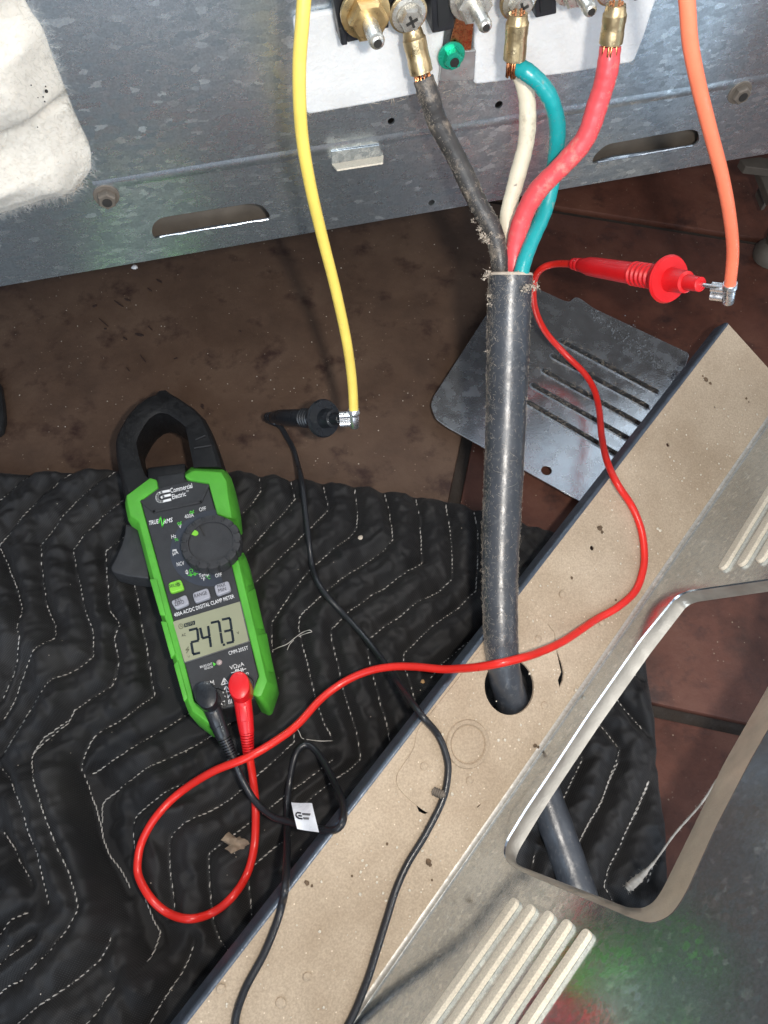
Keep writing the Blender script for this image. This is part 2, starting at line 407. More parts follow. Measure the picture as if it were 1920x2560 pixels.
# ------------------------------------------------------------------ quilted blanket
STP = [
 ZA((210,50),(120,110),(0,210),(-60,270)), ZA((435,50),(330,120),(160,290),(0,485),(-40,540)),
 ZA((-40,470),(5,530),(50,640),(95,750),(125,880),(120,1020),(133,1058),(110,1130),(90,1200),(45,1310),(-10,1420)),
 ZA((685,45),(540,150),(430,240),(310,400),(235,490),(240,620),(255,740),(270,850),(300,930),(322,970),(328,1048),(240,1120),(160,1210),(115,1300),(60,1440),(0,1530)),
 ZA((860,90),(720,235),(600,320),(490,430),(425,520),(440,620),(470,750),(500,890),(535,980),(548,1070),(548,1160),(460,1230),(330,1310),(220,1420),(150,1520),(60,1650),(0,1750)),
 ZA((830,380),(720,450),(620,530),(622,620),(632,780),(640,880),(702,965),(675,1025),(680,1100),(695,1180),(690,1260),(650,1335),(530,1410),(450,1470),(400,1560),(300,1650),(210,1760)),
 ZA((790,640),(790,700),(805,800),(830,950),(855,1080),(880,1240),(905,1380),(820,1450),(700,1540),(590,1600),(545,1640)),
 ZA((930,90),(980,20)),
 ZB((485,70),(430,170),(410,240),(430,330),(470,450),(490,530),(500,600),(540,690),(600,780),(650,880)),
 ZB((350,0),(240,100),(180,205),(205,300),(250,430),(290,550),(330,660),(395,800),(430,900),(450,985),(400,1080),(340,1150),(310,1195),(220,1270),(150,1330)),
 ZB((0,240),(60,320),(115,410),(150,520),(170,600),(220,690),(240,800),(265,890),(280,960)),
 ZB((0,570),(60,650),(110,740),(160,800),(200,865)),
 ZB((445,265),(500,235),(640,160),(760,90),(870,20),(1060,-100)),
 ZB((500,520),(500,430),(515,400),(600,340),(750,260),(860,200),(990,130),(1110,65),(1230,-20)),
 ZB((1290,120),(1240,165),(1100,250),(900,350),(760,440),(690,485),(672,560),(675,680),(690,800),(720,900),(770,1040),(805,1100),(755,1260)),
 ZB((1520,60),(1525,105),(1430,195),(1340,270),(1200,395),(1080,470),(950,540),(885,590),(870,640),(875,780),(890,900),(900,990)),
 ZB((0,910),(40,885)), ZB((0,1120),(90,1040),(180,995)), ZB((0,1300),(100,1215),(220,1120)), ZB((0,1430),(80,1370),(160,1340)),
 ZB((0,1640),(95,1576),(200,1510),(320,1430),(430,1340),(520,1250),(570,1160),(575,1110)),
 ZB((420,1640),(470,1576),(540,1490),(600,1400),(625,1360)), ZB((740,1640),(795,1540),(870,1420),(940,1300),(1005,1150)),
 ZC((105,60),(120,175),(70,245),(0,320)), ZC((290,70),(322,220),(240,320),(120,440),(30,540)),
 ZC((480,90),(525,275),(440,370),(330,470),(200,600),(80,720)),
 ZC((670,120),(690,230),(697,330),(690,390),(655,435),(560,510),(430,615),(330,740),(240,870),(190,950),(182,1050),(190,1130)),
 ZC((850,155),(885,280),(905,480),(860,530),(740,600),(600,690),(480,790),(350,920),(345,980),(370,1100),(410,1250),(450,1420),(500,1560),(540,1640)),
 ZC((1040,195),(1065,320),(1075,480),(1080,600),(960,690),(800,780),(640,890),(590,940),(535,990),(545,1080),(580,1200),(605,1330),(630,1420),(690,1600),(715,1760),(640,1830),(500,1930),(380,2030)),
 ZC((1220,240),(1250,400),(1258,560),(1258,700),(1150,790),(1000,880),(850,980),(760,1050),(755,1130),(790,1270),(830,1422),(880,1600),(930,1850),(830,1960),(710,2040),(600,2120)),
 ZC((1385,265),(1415,420),(1412,560),(1400,760),(1300,860),(1150,980),(1050,1060),(970,1135),(968,1190),(1000,1280),(1040,1420),(1080,1600),(1110,1700)),
 ZC((1600,860),(1450,990),(1300,1110),(1180,1215),(1130,1280)),
 ZF((785,270),(700,340),(560,440),(440,540),(330,620),(250,680),(140,760),(50,830),(45,900),(50,1000),(60,1130),(75,1240),(110,1350),(170,1430)),
 ZF((540,720),(440,800),(310,910),(280,970),(290,1090),(300,1232)),
 ZD((1000,440),(1040,470),(1095,530)), ZD((900,520),(965,600),(1050,690),(1130,780)),
 ZD((820,620),(890,705),(960,790),(1000,850),(960,970),(920,1080),(860,1190),(820,1262),(740,1400)),
 ZD((740,740),(810,830),(830,890),(780,1000),(715,1135),(640,1260)), ZD((1160,900),(1145,960),(1090,1100),(1010,1262)),
 ZE((1060,0),(990,160),(930,270),(870,390),(830,480)), ZE((1200,40),(1120,220),(1070,340),(1020,440),(1000,510),(1045,580)),
 ZE((1215,380),(1180,500)), ZE((720,370),(705,440)),
]
STP = [[onz(x, y, .0145)[:2] for x, y in P] for P in STP]
SEG = np.array([(P[i][0], P[i][1], P[i+1][0], P[i+1][1]) for P in STP for i in range(len(P)-1)])
def seam_dist(x, y):
    d = np.full(x.shape, 9.0)
    for a, b, c, e in SEG:
        vx, vy = c-a, e-b; L = vx*vx+vy*vy+1e-12
        t = np.clip(((x-a)*vx+(y-b)*vy)/L, 0, 1); d = np.minimum(d, np.hypot(x-a-t*vx, y-b-t*vy))
    return d
MC = onz(500, 1480, .02); MD = onz(420, 1100, .02)-onz(540, 1780, .02); MD /= np.linalg.norm(MD)
def line_d(x, y, P):
    d = np.full(x.shape, 9.0)
    for (a, b), (c, e) in zip(P[:-1], P[1:]):
        vx, vy = c-a, e-b; L = vx*vx+vy*vy
        t = np.clip(((x-a)*vx+(y-b)*vy)/L, 0, 1); d = np.minimum(d, np.hypot(x-a-t*vx, y-b-t*vy))
    return d
xy = lambda *P: [tuple(onz(a, b, .015)[:2]) for a, b in P]
VALLEY = xy((235, 1960), (262, 2110), (330, 2290), (430, 2400), (545, 2480))
RIDGE = xy((110, 1980), (160, 2140), (215, 2290), (150, 2420), (120, 2600))
RIDGE2 = xy((450, 2420), (330, 2480), (260, 2600)); RIDGE3 = xy((985, 1340), (1010, 1450), (1080, 1560))
RIDGE4 = xy((20, 1560), (110, 1640), (140, 1760), (80, 1860)); RIDGE5 = xy((360, 1900), (420, 2010), (500, 2070)); HUMP = xy((30, 2240), (60, 2330), (20, 2420))
def hb(x, y, d=None):
    x = np.asarray(x, float); y = np.asarray(y, float)
    if d is None: d = seam_dist(x, y)
    puff = .0074*(1-np.exp(-d/.0060))
    a = .52; xr = x*math.cos(a)+y*math.sin(a); yr = -x*math.sin(a)+y*math.cos(a)
    wr = (1-np.abs(fbm(xr*38+3, yr*95+9, 3))*2)*.0030 + (1-2*np.abs(fbm(xr*130, yr*65+40, 2)))*.0022 + (1-2*np.abs(fbm(x*70+6, y*70+2, 2)))*.0014 + (1-2*np.abs(fbm(xr*210+6, yr*130+2, 2)))*.0011
    h = .0075+puff+wr*(.35+.65*np.clip(d/.006, 0, 1))+fbm(x*9+4, y*9, 2)*.004
    g = lambda P, s: np.exp(-(line_d(x, y, P)/s)**2)
    h = h - .016*g(VALLEY, .011)+.019*g(RIDGE, .017)+.013*g(RIDGE2, .013)+.006*g(RIDGE3, .010)+.015*g(HUMP, .014)+.009*g(RIDGE4, .010)+.007*g(RIDGE5, .009)
    rx = (x-MC[0])*MD[0]+(y-MC[1])*MD[1]; ry = -(x-MC[0])*MD[1]+(y-MC[1])*MD[0]
    k = np.clip((.105-np.abs(rx))/.02, 0, 1)*np.clip((.042-np.abs(ry))/.012, 0, 1); k = k*k*(3-2*k)
    h = h*(1-k)+np.minimum(h, .0145)*k
    return np.maximum(h, .0025)
TOPE = np.array([onz(a, b, .012)[:2] for a, b in ((-400,1215),(-150,1190),(0,1180),(100,1174),(250,1164),(430,1163),(690,1183),(900,1206),(1000,1219),(1150,1249),(1300,1294),(1400,1328),(1500,1375),(1580,1430),(1640,1490))])
RGTE = np.array([onz(a, b, .012)[:2] for a, b in ((1600,1500),(1610,1633),(1627,1766),(1635,1871),(1643,1955),(1648,2084),(1664,2207),(1690,2400),(1700,2700))])
bl = thing('moving_blanket', 'black quilted moving blanket with white zigzag stitching spread over the tile floor', 'blanket', (-.1, .1, 0))
def make_blanket():
    nx, ny = 450, 400; xl, yb = -.46, -.26
    V = np.linspace(0, 1, ny)[:, None]; Uu = np.linspace(0, 1, nx)[None, :]
    yy0 = yb+V*(.33-yb)
    xr = np.interp(yy0, RGTE[::-1, 1], RGTE[::-1, 0])
    X = xl+Uu*(xr-xl)
    YE = np.interp(X, TOPE[:, 0], TOPE[:, 1])
    Y = yb+V*(YE-yb)
    X = np.broadcast_to(X, Y.shape).copy()
    d = seam_dist(X, Y)
    Z = hb(X, Y, d)
    e = np.minimum((1-V)*(YE-yb), (1-Uu)*(xr-xl)); k = np.clip(e/.011, 0, 1)
    Z = .0012+(Z-.0012)*np.sqrt(1-(1-k)**2)
    wob = fbm(X*40, Y*40, 3)*.0028*(1-np.clip(e/.03, 0, 1)); Y = Y+wob; X = X+wob*.5
    me = bpy.data.meshes.new('cloth'); co = np.stack([X-bl.location[0], Y-bl.location[1], Z], -1).reshape(-1, 3)
    i = np.arange(ny*nx).reshape(ny, nx); q = np.stack([i[:-1, :-1], i[:-1, 1:], i[1:, 1:], i[1:, :-1]], -1).reshape(-1, 4)
    me.from_pydata(co.tolist(), [], q.tolist())
    finish('cloth', me, 'blanket_cloth', bl, 180)
make_blanket()
def resample(P, step):
    P = np.array(P); L = np.r_[0, np.cumsum(np.hypot(*np.diff(P, axis=0).T))]; n = max(2, int(L[-1]/step))
    s = np.linspace(0, L[-1], n+1); return np.stack([np.interp(s, L, P[:, 0]), np.interp(s, L, P[:, 1])], 1)
for P in STP:
    S = resample(P, .0016); S = S + np.stack([fbm(S[:, 0]*130+2, S[:, 1]*130, 2), fbm(S[:, 0]*130, S[:, 1]*130+70, 2)], 1)*.0007
    xr = np.interp(S[:, 1], RGTE[::-1, 1], RGTE[::-1, 0]); ye = np.interp(S[:, 0], TOPE[:, 0], TOPE[:, 1])
    S = S[(S[:, 0] < xr-.004) & (S[:, 1] < ye-.004)]
    if len(S) < 3: continue
    z = hb(S[:, 0], S[:, 1]); b = MB()
    for k in range(0, len(S)-2, 2):
        if np.hypot(*(S[k+2]-S[k])) > .006: continue
        dd = S[k+2]-S[k]; sd = np.array([-dd[1], dd[0]])*.10
        b.tube([(*(S[k]+sd), z[k]+.0000), (*S[k+1], z[k+1]+.0006), (*(S[k+2]*.98+S[k]*.02-sd), z[k+2]+.0001)], [.00026, .00040, .00028], 4)
    if b.v: b.build('stitch_line', 'thread', bl, 180)

# ------------------------------------------------------------------ range back
R = thing('electric_range', 'grey galvanised back of an electric range with terminal block and open insulation window', 'range', PAN.W(0, .10, 0)*np.array([1, 1, 0]))
def pst(*P, off=0.0): return [PAN.st(a, b, off) for a, b in P]
bot_l = PAN.st(-600, 824)[0]; bot_r = PAN.st(2600, 270)[0]
wool_hole = pst((-160, -120), (20, -90), (63, 0), (97, 63), (143, 169), (190, 287), (222, 355), (229, 388), (222, 408), (208, 424), (173, 447), (120, 462), (0, 494), (-160, 540))
def slot(*P): return round_poly(pst(*P), .004, 5)
s1h = slot(*Z4((898, 1380), (905, 1330), (950, 1290), (1080, 1268), (1480, 1205), (1555, 1215), (1598, 1270), (1600, 1300), (1250, 1345), (945, 1405), (915, 1415)))
s2h = slot(*Z5((862, 290), (875, 250), (930, 200), (1310, 132), (1345, 140), (1350, 185), (1325, 205), (950, 258)))
def circ(px, py, rpx, fr, n=20, off=0.0):
    c = fr.st(px, py, off); r = rpx*np.linalg.norm(fr.pt(px, py, off)-Cv)/FPX
    return [(c[0]+r*math.cos(2*math.pi*k/n), c[1]+r*math.sin(2*math.pi*k/n)) for k in range(n)]
holes = [circ(1079, 507, 8, PAN), circ(1247, 262, 9, PAN), circ(978, 303, 8, PAN)]
plate('back_panel', [(bot_l, 0), (bot_r, 0), (bot_r, .62), (bot_l, .62)], [wool_hole, s1h, s2h]+holes, PAN, .0012, 'panel_zinc', R, h=0)
# pressed crease and folded lower lip
cr = [PAN.st(x, y) for x, y in ((173, 477), (700, 393), (1300, 292), (1640, 241))]; tc = np.mean([c[1] for c in cr])
b = MB(); nS = 40
prof = [(-.0030, .0001), (-.0015, .00035), (.0, .0005), (.0015, .00035), (.0030, .0001)]
b.loft([[PAN.W(s, tc+p, q) for p, q in prof] for s in np.linspace(PAN.st(236, 470)[0], bot_r, nS)], cap=False, closed=False)
b.build('crease', 'panel_zinc', R, 60)
b = MB(); b.box(PAN.W((bot_l+bot_r)/2, .0008, -.011), PAN.ex*(bot_r-bot_l)/2, PAN.ey*.0006, PAN.n*.0098); b.build('bottom_lip', 'panel_zinc', R, 0)
b = MB(); b.box(PAN.W(0, .36, -.35), PAN.ex*.62, PAN.ey*.335, PAN.n*.31); b.build('oven_body', 'oven_inner', R, 0)
# bright folded lips at the bottom of the two handle slots, and the inner wall behind them
for e0, e1 in ((Z4((945, 1395))[0], Z4((1590, 1290))[0]), (Z5((890, 275))[0], Z5((1318, 200))[0])):
    a, c = PAN.st(*e0), PAN.st(*e1); mb = MB()
    k = 14; mb.tube([PAN.W(a[0]+(c[0]-a[0])*i/k, a[1]+(c[1]-a[1])*i/k-.0006, .0003) for i in range(k+1)], .0008, 6)
    mb.build('slot_lip', 'edge_zinc', R, 60)
    mb = MB(); mid = ((a[0]+c[0])/2, (a[1]+c[1])/2)
    mb.box(PAN.W(mid[0], mid[1]+.004, -.016), PAN.ex*.045, PAN.ey*.018, PAN.n*.0006); mb.build('inner_wall', 'oven_inner', R, 0)
# hex screws
def hexhead(px, py, r, mat, parent, off0=0.0, hgt=.004, washer=1.35, name='screw', slot_=False):
    n = PAN.n; c = PAN.pt(px, py, off0+hgt)-n*hgt; b = MB()
    b.lathe(c, c+n, [(0, r*washer), (.0009, r*washer), (.0012, r*washer*.96), (.0013, r*.9)], 24)
    u, w = PAN.ex, PAN.ey
    lp = lambda rr, hh: [c+n*hh+rr*(math.cos(q)*u+math.sin(q)*w) for q in [math.pi/3*k+.3 for k in range(6)]]
    b.loft([lp(r, .001), lp(r, hgt*.85), lp(r*.86, hgt)])
    o = b.build(name, mat, parent, 30)
    d = MB(); d.lathe(c+n*(hgt-.0004), c+n, [(0, r*.5), (.0009, r*.5), (.0010, r*.42)], 16); d.build('recess', 'soot_recess_black' if not slot_ else 'screw_steel', o, 30)  # dark disc on the head paints the shade of its recess
    return o
hexhead(268, 507, .0050, 'oven_inner', R, hgt=.006); hexhead(1858, 243, .0052, 'oven_inner', R, hgt=.005)
# folded tab under the crease
ZT = zoom(800, 340, .13261)
ta = [PAN.st(*p) for p in ZT((205, 270), (1110, 150), (1190, 370), (215, 530))]
b = MB(); b.loft([[PAN.W(*p, .0006) for p in ta], [PAN.W(*p, .0012) for p in ta]]); tb = b.build('pressed_tab', 'edge_zinc', R, 0)
q0, q1 = PAN.W(*ta[3], .001), PAN.W(*ta[2], .001)
q2, q3 = PAN.pt(*ZT((1190, 530))[0], .012), PAN.pt(*ZT((320, 665))[0], .012)
b = MB(); nn = np.cross(q1-q0, q3-q0); nn /= np.linalg.norm(nn)
b.loft([[q0, q1, q2, q3], [p-nn*.0009 for p in (q0, q1, q2, q3)]]); b.build('tab_tongue', 'louver_reflect_dust', tb, 0)
# fibre wool bulging out of the window
wx = [p[0] for p in wool_hole]; wy = [p[1] for p in wool_hole]
def wool():
    n = 170; W_ = np.array(wool_hole)
    sx = np.linspace(min(wx)-.005, max(wx), n)[None, :].repeat(n, 0); sy = np.linspace(min(wy)-.012, max(wy), n)[:, None].repeat(n, 1)
    # signed distance to hole outline
    d = np.full(sx.shape, 9.0); ins = np.zeros(sx.shape, bool)
    for i in range(len(W_)):
        (a, b_), (c, e) = W_[i], W_[(i+1) % len(W_)]; vx, vy = c-a, e-b_; t = np.clip(((sx-a)*vx+(sy-b_)*vy)/(vx*vx+vy*vy), 0, 1)
        d = np.minimum(d, np.hypot(sx-a-t*vx, sy-b_-t*vy))
        cond = ((b_ > sy) != (e > sy)) & (sx < (c-a)*(sy-b_)/(e-b_+1e-12)+a); ins ^= cond
    sd = np.where(ins, d, -d)
    lump = fbm(sx*26+2, sy*20, 2)*.024-.010*np.exp(-(fbm(sx*14+4, sy*20+9, 2)/.07)**2)+(1-np.sqrt(fbm(sx*16+8, sy*22+3, 2)**2+.03)*2.0)*.010+fbm(sx*90, sy*90, 3)*.0012
    low = np.clip((.030-(sy-min(wy)))/.03, 0, 1)
    h = -.004+.012*np.clip((sd+.003)/.02, 0, 1)+lump*np.clip((sd+.004)/.012, 0, 1)+low*.010*np.clip((sd+.008)/.01, 0, 1)
    sag = .006*low*np.clip(.5+fbm(sx*60, sx*0+1, 2), 0, 1)
    keep = (sd > -.0018-.007*low*(vnoise(sx*70, sy*20+3)))
    P = PAN.O+sx[..., None]*PAN.ex+(sy-sag)[..., None]*PAN.ey+h[..., None]*PAN.n-origin_of(R)
    i = np.arange(n*n).reshape(n, n); q = np.stack([i[:-1, :-1], i[:-1, 1:], i[1:, 1:], i[1:, :-1]], -1)
    kf = keep[:-1, :-1] & keep[1:, 1:] & keep[:-1, 1:] & keep[1:, :-1]
    me = bpy.data.meshes.new('insulation_wool'); me.from_pydata(P.reshape(-1, 3).tolist(), [], q[kf].tolist())
    bm = bmesh.new(); bm.from_mesh(me); bmesh.ops.delete(bm, geom=[v for v in bm.verts if not v.link_faces], context='VERTS'); bm.to_mesh(me); bm.free()
    o = finish('insulation_wool', me, 'wool', R, 180)
    # loose fibres
    b = MB(); jj = np.argwhere(keep & (sd < .05)); RNG.shuffle(jj)
    for (r, c) in list(jj[:9000])+[q for q in jj if abs(sd[q[0], q[1]]) < .003][:1500]:
        p = PAN.W(sx[r, c], sy[r, c]-sag[r, c], h[r, c]); edge = sd[r, c] < .004
        L = random.uniform(.0014, .0042)*(1.3 if edge else .8); a = random.uniform(0, 6.28)
        dr = PAN.ex*math.cos(a)+PAN.ey*math.sin(a)+PAN.n*random.uniform(.05, .45); cv = np.array([random.uniform(-.4, .4) for _ in range(3)])
        b.tube([p-PAN.n*.0006, p+dr*L*.5+cv*L*.2, p+dr*L+cv*L*.7], [.00005, .00005, .00003], 3, False)
    f = b.build('loose_fibres', 'wool', o, 180); f['kind'] = 'stuff'
    b = MB()
    for (px, py, r) in ((116, 228, 3.2), (108, 242, 1.5), (78, 213, 1.3), (114, 216, 1.4), (112, 254, 1.6), (95, 244, 1.0), (94, 318, 1.2)):
        c = PAN.pt(px, py, .016); q = r*.45/FPX
        b.lathe(c, c+PAN.n, [(-q, q*.3), (-q*.5, q), (q*.5, q), (q, q*.3)], 7)
    b.build('soot_specks', 'soot_recess_black', o, 60)
wool()
# white pad behind the terminals
def pad(P, hgt=.0035):
    P = [PAN.st(*p) for p in P]
    return plate('white_pad', round_poly(P, .003), [], PAN, hgt, 'pad_white', R, .0012, h=hgt, smooth=60)
pad(Z3((50, 60), (225, 30), (480, -60), (720, -120), (725, 60), (690, 380), (400, 440), (110, 490)))
pad(Z3((830, -120), (1700, -120), (1640, 0), (1600, 130), (1550, 260), (1250, 310), (845, 358), (850, 150)))
# terminal block
tbk = MB()
def pbox(P, h0, h1, mb):
    P = [PAN.st(*p, h1) for p in P]; return mb.loft([[PAN.W(*p, h0) for p in P], [PAN.W(*p, h1) for p in P]])
pbox(Z3((225, -140), (1700, -330), (1720, -160), (1230, -30), (700, 20), (250, 60)), .004, .010, tbk)
tb_ = tbk.build('terminal_block', 'block_black', R, 20, .0006)
for P, hh in ((Z3((225, -60), (268, -66), (300, 200), (272, 204)), .016), (Z3((270, 130), (380, 112), (386, 170), (298, 190)), .012),
          (Z3((660, -110), (765, -125), (770, 130), (672, 150)), .019), (Z3((1110, -150), (1215, -165), (1222, 62), (1128, 82)), .019),
          (Z3((1560, -180), (1590, -190), (1590, 0), (1562, 8)), .016), (Z3((450, 100), (480, 95), (482, 125), (452, 130)), .012)):
    mb = MB(); pbox(P, .004, hh, mb); mb.build('barrier', 'block_black', tb_, 20, .0008)
for P in (Z3((690, -90), (745, -98), (750, 108), (700, 122)), Z3((1140, -130), (1195, -138), (1200, 40), (1150, 58))):   # raised dark plates, the shade of recessed pockets put into colour
    mb = MB(); pbox(P, .0192, .0200, mb); mb.build('pocket_shade', 'dark_rubber', tb_, 20)
def stud(tip, off, brass, r=.0032, L=.034):
    c = PAN.pt(*tip, off); b = MB(); prof = []; t = 0
    n = 26
    for k in range(n): prof += [(-L+L*k/n, r*(1.0 if k % 2 else .90))]
    prof += [(0, r*.88), (.0008, r*.7)]
    b.lathe(c, c+PAN.n, prof, 16); o = b.build('stud', 'screw_steel', tb_, 60)
    b = MB(); u, w = PAN.ex, PAN.ey; h0, h1 = -L*.62, -L*.40
    lp = lambda rr, hh: [c+PAN.n*hh+rr*(math.cos(q)*u+math.sin(q)*w) for q in [math.pi/3*k for k in range(6)]]
    b.loft([lp(r*2.3, h0), lp(r*2.5, h0+.001), lp(r*2.5, h1-.001), lp(r*2.15, h1)]); b.build('nut', 'brass_nut' if brass else 'screw_steel', o, 25)
    b = MB(); b.lathe(c+PAN.n*(h0-.0025), c, [(0, r*3.1), (.0022, r*3.1), (.0025, r*2.9)], 24); b.build('washer', 'brass_nut' if brass else 'screw_steel', o, 30)
    d = MB(); d.lathe(c+PAN.n*.0004, c+PAN.n, [(0, r*.55), (.0007, r*.5)], 12); d.build('stud_end', 'soot_recess_black', o, 0)
stud(Z3((430, 188))[0], .044, True, .0036); stud(Z3((908, 118))[0], .044, False, .0032); stud(Z3((1372, 48))[0], .044, False, .0032)
# copper earth strap and green earth screw on its clip
sp = [PAN.st(*p) for p in Z3((790, -60), (850, -50), (830, 190), (728, 200))]
mb = MB(); mb.loft([[PAN.W(*p, .0045) for p in sp], [PAN.W(*p, .0055) for p in sp]]); cs = mb.build('earth_strap', 'copper', R, 0, .0002)
sp = [PAN.st(*p) for p in Z3((700, 195), (850, 190), (842, 322), (690, 328))]
mb = MB(); mb.loft([[PAN.W(*p, .004) for p in sp], [PAN.W(*p, .0062) for p in sp]]); ck = mb.build('earth_clip', 'clip_steel', R, 0, .0005)
sp = [PAN.st(*p) for p in Z3((705, 322), (760, 320), (758, 336), (708, 338))]
mb = MB(); mb.loft([[PAN.W(*p, .003) for p in sp], [PAN.W(*p, .0038) for p in sp]]); mb.build('strap_end', 'copper', cs, 0)
g = hexhead(*Z3((770, 275))[0], .0046, 'green_screw', R, .0062, .006, 1.5, 'earth_screw')
c = PAN.pt(*Z3((772, 280))[0], .0124)
mb = MB()
for q in (.5, .5+math.pi/2): mb.box(c, (PAN.ex*math.cos(q)+PAN.ey*math.sin(q))*.0022, (PAN.ey*math.cos(q)-PAN.ex*math.sin(q))*.0005, PAN.n*.0003)
mb.build('cross_slot', 'soot_recess_black', g, 0)  # dark bars paint the shade inside the slots
# ring of dust along the lower edge, levelling bracket seen under the range
b = MB()
for k in range(240):
    x = random.choice((random.gauss(400, 60), random.gauss(60, 40), random.uniform(760, 1600))); 
    if x < 330: x, y = random.gauss(140, 26), random.gauss(475, 9)
    elif x < 700: x, y = random.gauss(175, 14), random.gauss(462, 8)
    else: y = 278-(x-762)*.161+random.gauss(4, 5)
    p = PAN.pt(x, y, .0012); a = random.uniform(0, 6.28); L = random.uniform(.001, .0045); d = PAN.ex*math.cos(a)+PAN.ey*math.sin(a)
    b.tube([p, p+d*L*.5+PAN.n*L*.4+PAN.ey*random.uniform(-1, 1)*L*.3, p+d*L+PAN.n*L*.1], .00012, 3, False)
o = b.build('lint', 'lint_dust', R, 180); o['kind'] = 'stuff'
b = MB()
for P, z0, z1 in ((((1850, 398), (1900, 392), (1940, 400), (1936, 425), (1864, 416)), .055, .062), (((1893, 420), (1912, 414), (1932, 470), (1925, 500)), .045, .052), (((1896, 468), (1906, 470), (1920, 506), (1911, 508)), .02, .028)):
    q = [onz(x, y, z1) for x, y in P]; b.loft([[p-np.array([0, 0, z1-z0]) for p in q], q])
b.build('levelling_bracket', 'pale_bracket', R, 0, .0006)
b = MB(); c = onz(1962, 575, .03); b.lathe((c[0], c[1], 0), (c[0], c[1], 1), [(0, .014), (.006, .015), (.012, .012), (.016, .009), (.022, .011), (.030, .010), (.032, .004)], 20); b.build('levelling_foot', 'pale_bracket', R, 40)

# ------------------------------------------------------------------ removed rear cover: dusty ledge + upright shiny sheet
CV = thing('rear_cover', 'bent galvanised rear cover with dusty tan ledge, cable hole and large cutout, standing on edge', 'metal cover', (fB[0], fB[1], 0))
lst = lambda *P: [LED.st(a, b) for a, b in P]
sst = lambda *P: [SHT.st(a, b) for a, b in P]
s_end = LED.st(1821, 810)[0]; wid = LED.st(1213, 1588)[1]; s_beg = -.16
cord_hole = circ(1273, 1716, 67, LED, 40)
sl1 = lst(*ZD((668, 292), (690, 297), (706, 328), (716, 400), (738, 510), (733, 545), (716, 582), (708, 540), (722, 505), (700, 405), (697, 330)))
sl2 = lst(*ZD((74, 1106), (100, 1108), (128, 1140), (112, 1146), (85, 1134)))
sl3 = lst(*ZD((345, 1108), (362, 1094), (362, 1106), (348, 1117)))
small = [circ(1670, 1112, 5, LED, 12), circ(1480, 1370, 6, LED, 12)]
plate('ledge', [(s_beg, .0015), (s_end, .0015), (s_end, wid), (s_beg, wid)], [cord_hole, sl1, sl2, sl3]+small, LED, .0011, 'ledge_dust', CV)
# rolled bend between ledge and sheet, rolled outer lip
def profile_run(name, prof, s0, s1, mat, parent, n=24):
    b = MB(); b.loft([[LED.W(s, p, q) for p, q in prof] for s in np.linspace(s0, s1, n)], cap=False, closed=False)
    return b.build(name, mat, parent, 60)
profile_run('fold', [(.0022, .0001), (.0014, .0004), (.0006, .0012), (.0002, .0022), (-.0008, .0022), (-.0008, -.0008), (.0022, -.0010)], s_beg, s_end, 'fold_zinc', CV)
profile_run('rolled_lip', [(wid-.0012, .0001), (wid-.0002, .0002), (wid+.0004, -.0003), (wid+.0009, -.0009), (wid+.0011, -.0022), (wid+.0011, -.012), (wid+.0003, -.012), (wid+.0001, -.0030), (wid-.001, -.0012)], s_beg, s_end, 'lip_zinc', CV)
# knock-out plate pressed on the ledge
kp = lst((1300, 1500), *ZD((590, 232), (668, 288)), *ZD((742, 510), (722, 600), (640, 720), (500, 950), (415, 1080), (366, 1092), (340, 1118), (128, 1146), (70, 1104)), (1012, 1990), (990, 1962), (991, 1936), (1036, 1869), (1040, 1828), (1130, 1715), (1215, 1605))
plate('knockout_plate', round_poly(kp, .004), [cord_hole, sl1], LED, .0006, 'ledge_dust', CV, .0002, h=.0006)
ko = MB(); cc = LED.st(1168, 1860); kr = 58*np.linalg.norm(LED.pt(1168, 1860)-Cv)/FPX
ring = lambda r, hh: [LED.W(cc[0]+r*math.cos(q), cc[1]+r*math.sin(q), hh) for q in [2*math.pi*k/48 for k in range(48)]]
ko.loft([ring(kr, .0005), ring(kr*.95, .0015), ring(kr*.82, .0019), ring(kr*.775, .0014), ring(kr*.755, .0002), ring(kr*.735, .0009), ring(kr*.70, .0011)], cap=True)
ko.build('knockout', 'ledge_dust', CV, 40)
# sheet with louvers and flared cutout
OUT = [(1990, 1436), (1920, 1447), (1720, 1476), (1688, 1491), (1599, 1600), (1471, 1783), (1366, 1943), (1312, 2023), (1263, 2104), (1258, 2136), (1269, 2158), (1300, 2178), (1589, 2300), (1632, 2310), (1678, 2290), (1712, 2240), (1791, 2066), (1877, 1900), (2050, 1600)]
INN = [(1980, 1455), (1920, 1464), (1730, 1493), (1706, 1503), (1614, 1622), (1490, 1796), (1386, 1950), (1334, 2030), (1283, 2114), (1275, 2138), (1280, 2150), (1300, 2165), (1572, 2270), (1610, 2270), (1636, 2254), (1657, 2222), (1730, 2074), (1810, 1908), (1975, 1620)]
so = round_poly(sst(*OUT), .004, 3); BK = -.007
si = round_poly([SHT.st(a, b, BK) for a, b in INN], .004, 3)
top_s = .34
plate('sheet', [(.0020, s_beg), (.0020, s_end), (top_s, s_end), (top_s, s_beg)], [so], SHT, .0011, 'cover_zinc', CV)
b = MB(); b.loft([[SHT.W(*p, .0002) for p in so], [SHT.W(p[0]*.5+q[0]*.5, p[1]*.5+q[1]*.5, BK*.35) for p, q in zip(so, si)], [SHT.W(*q, BK) for q in si], [SHT.W(*q, BK-.004) for q in si]], cap=False)
b.build('cutout_rim', 'rim_zinc', CV, 50)
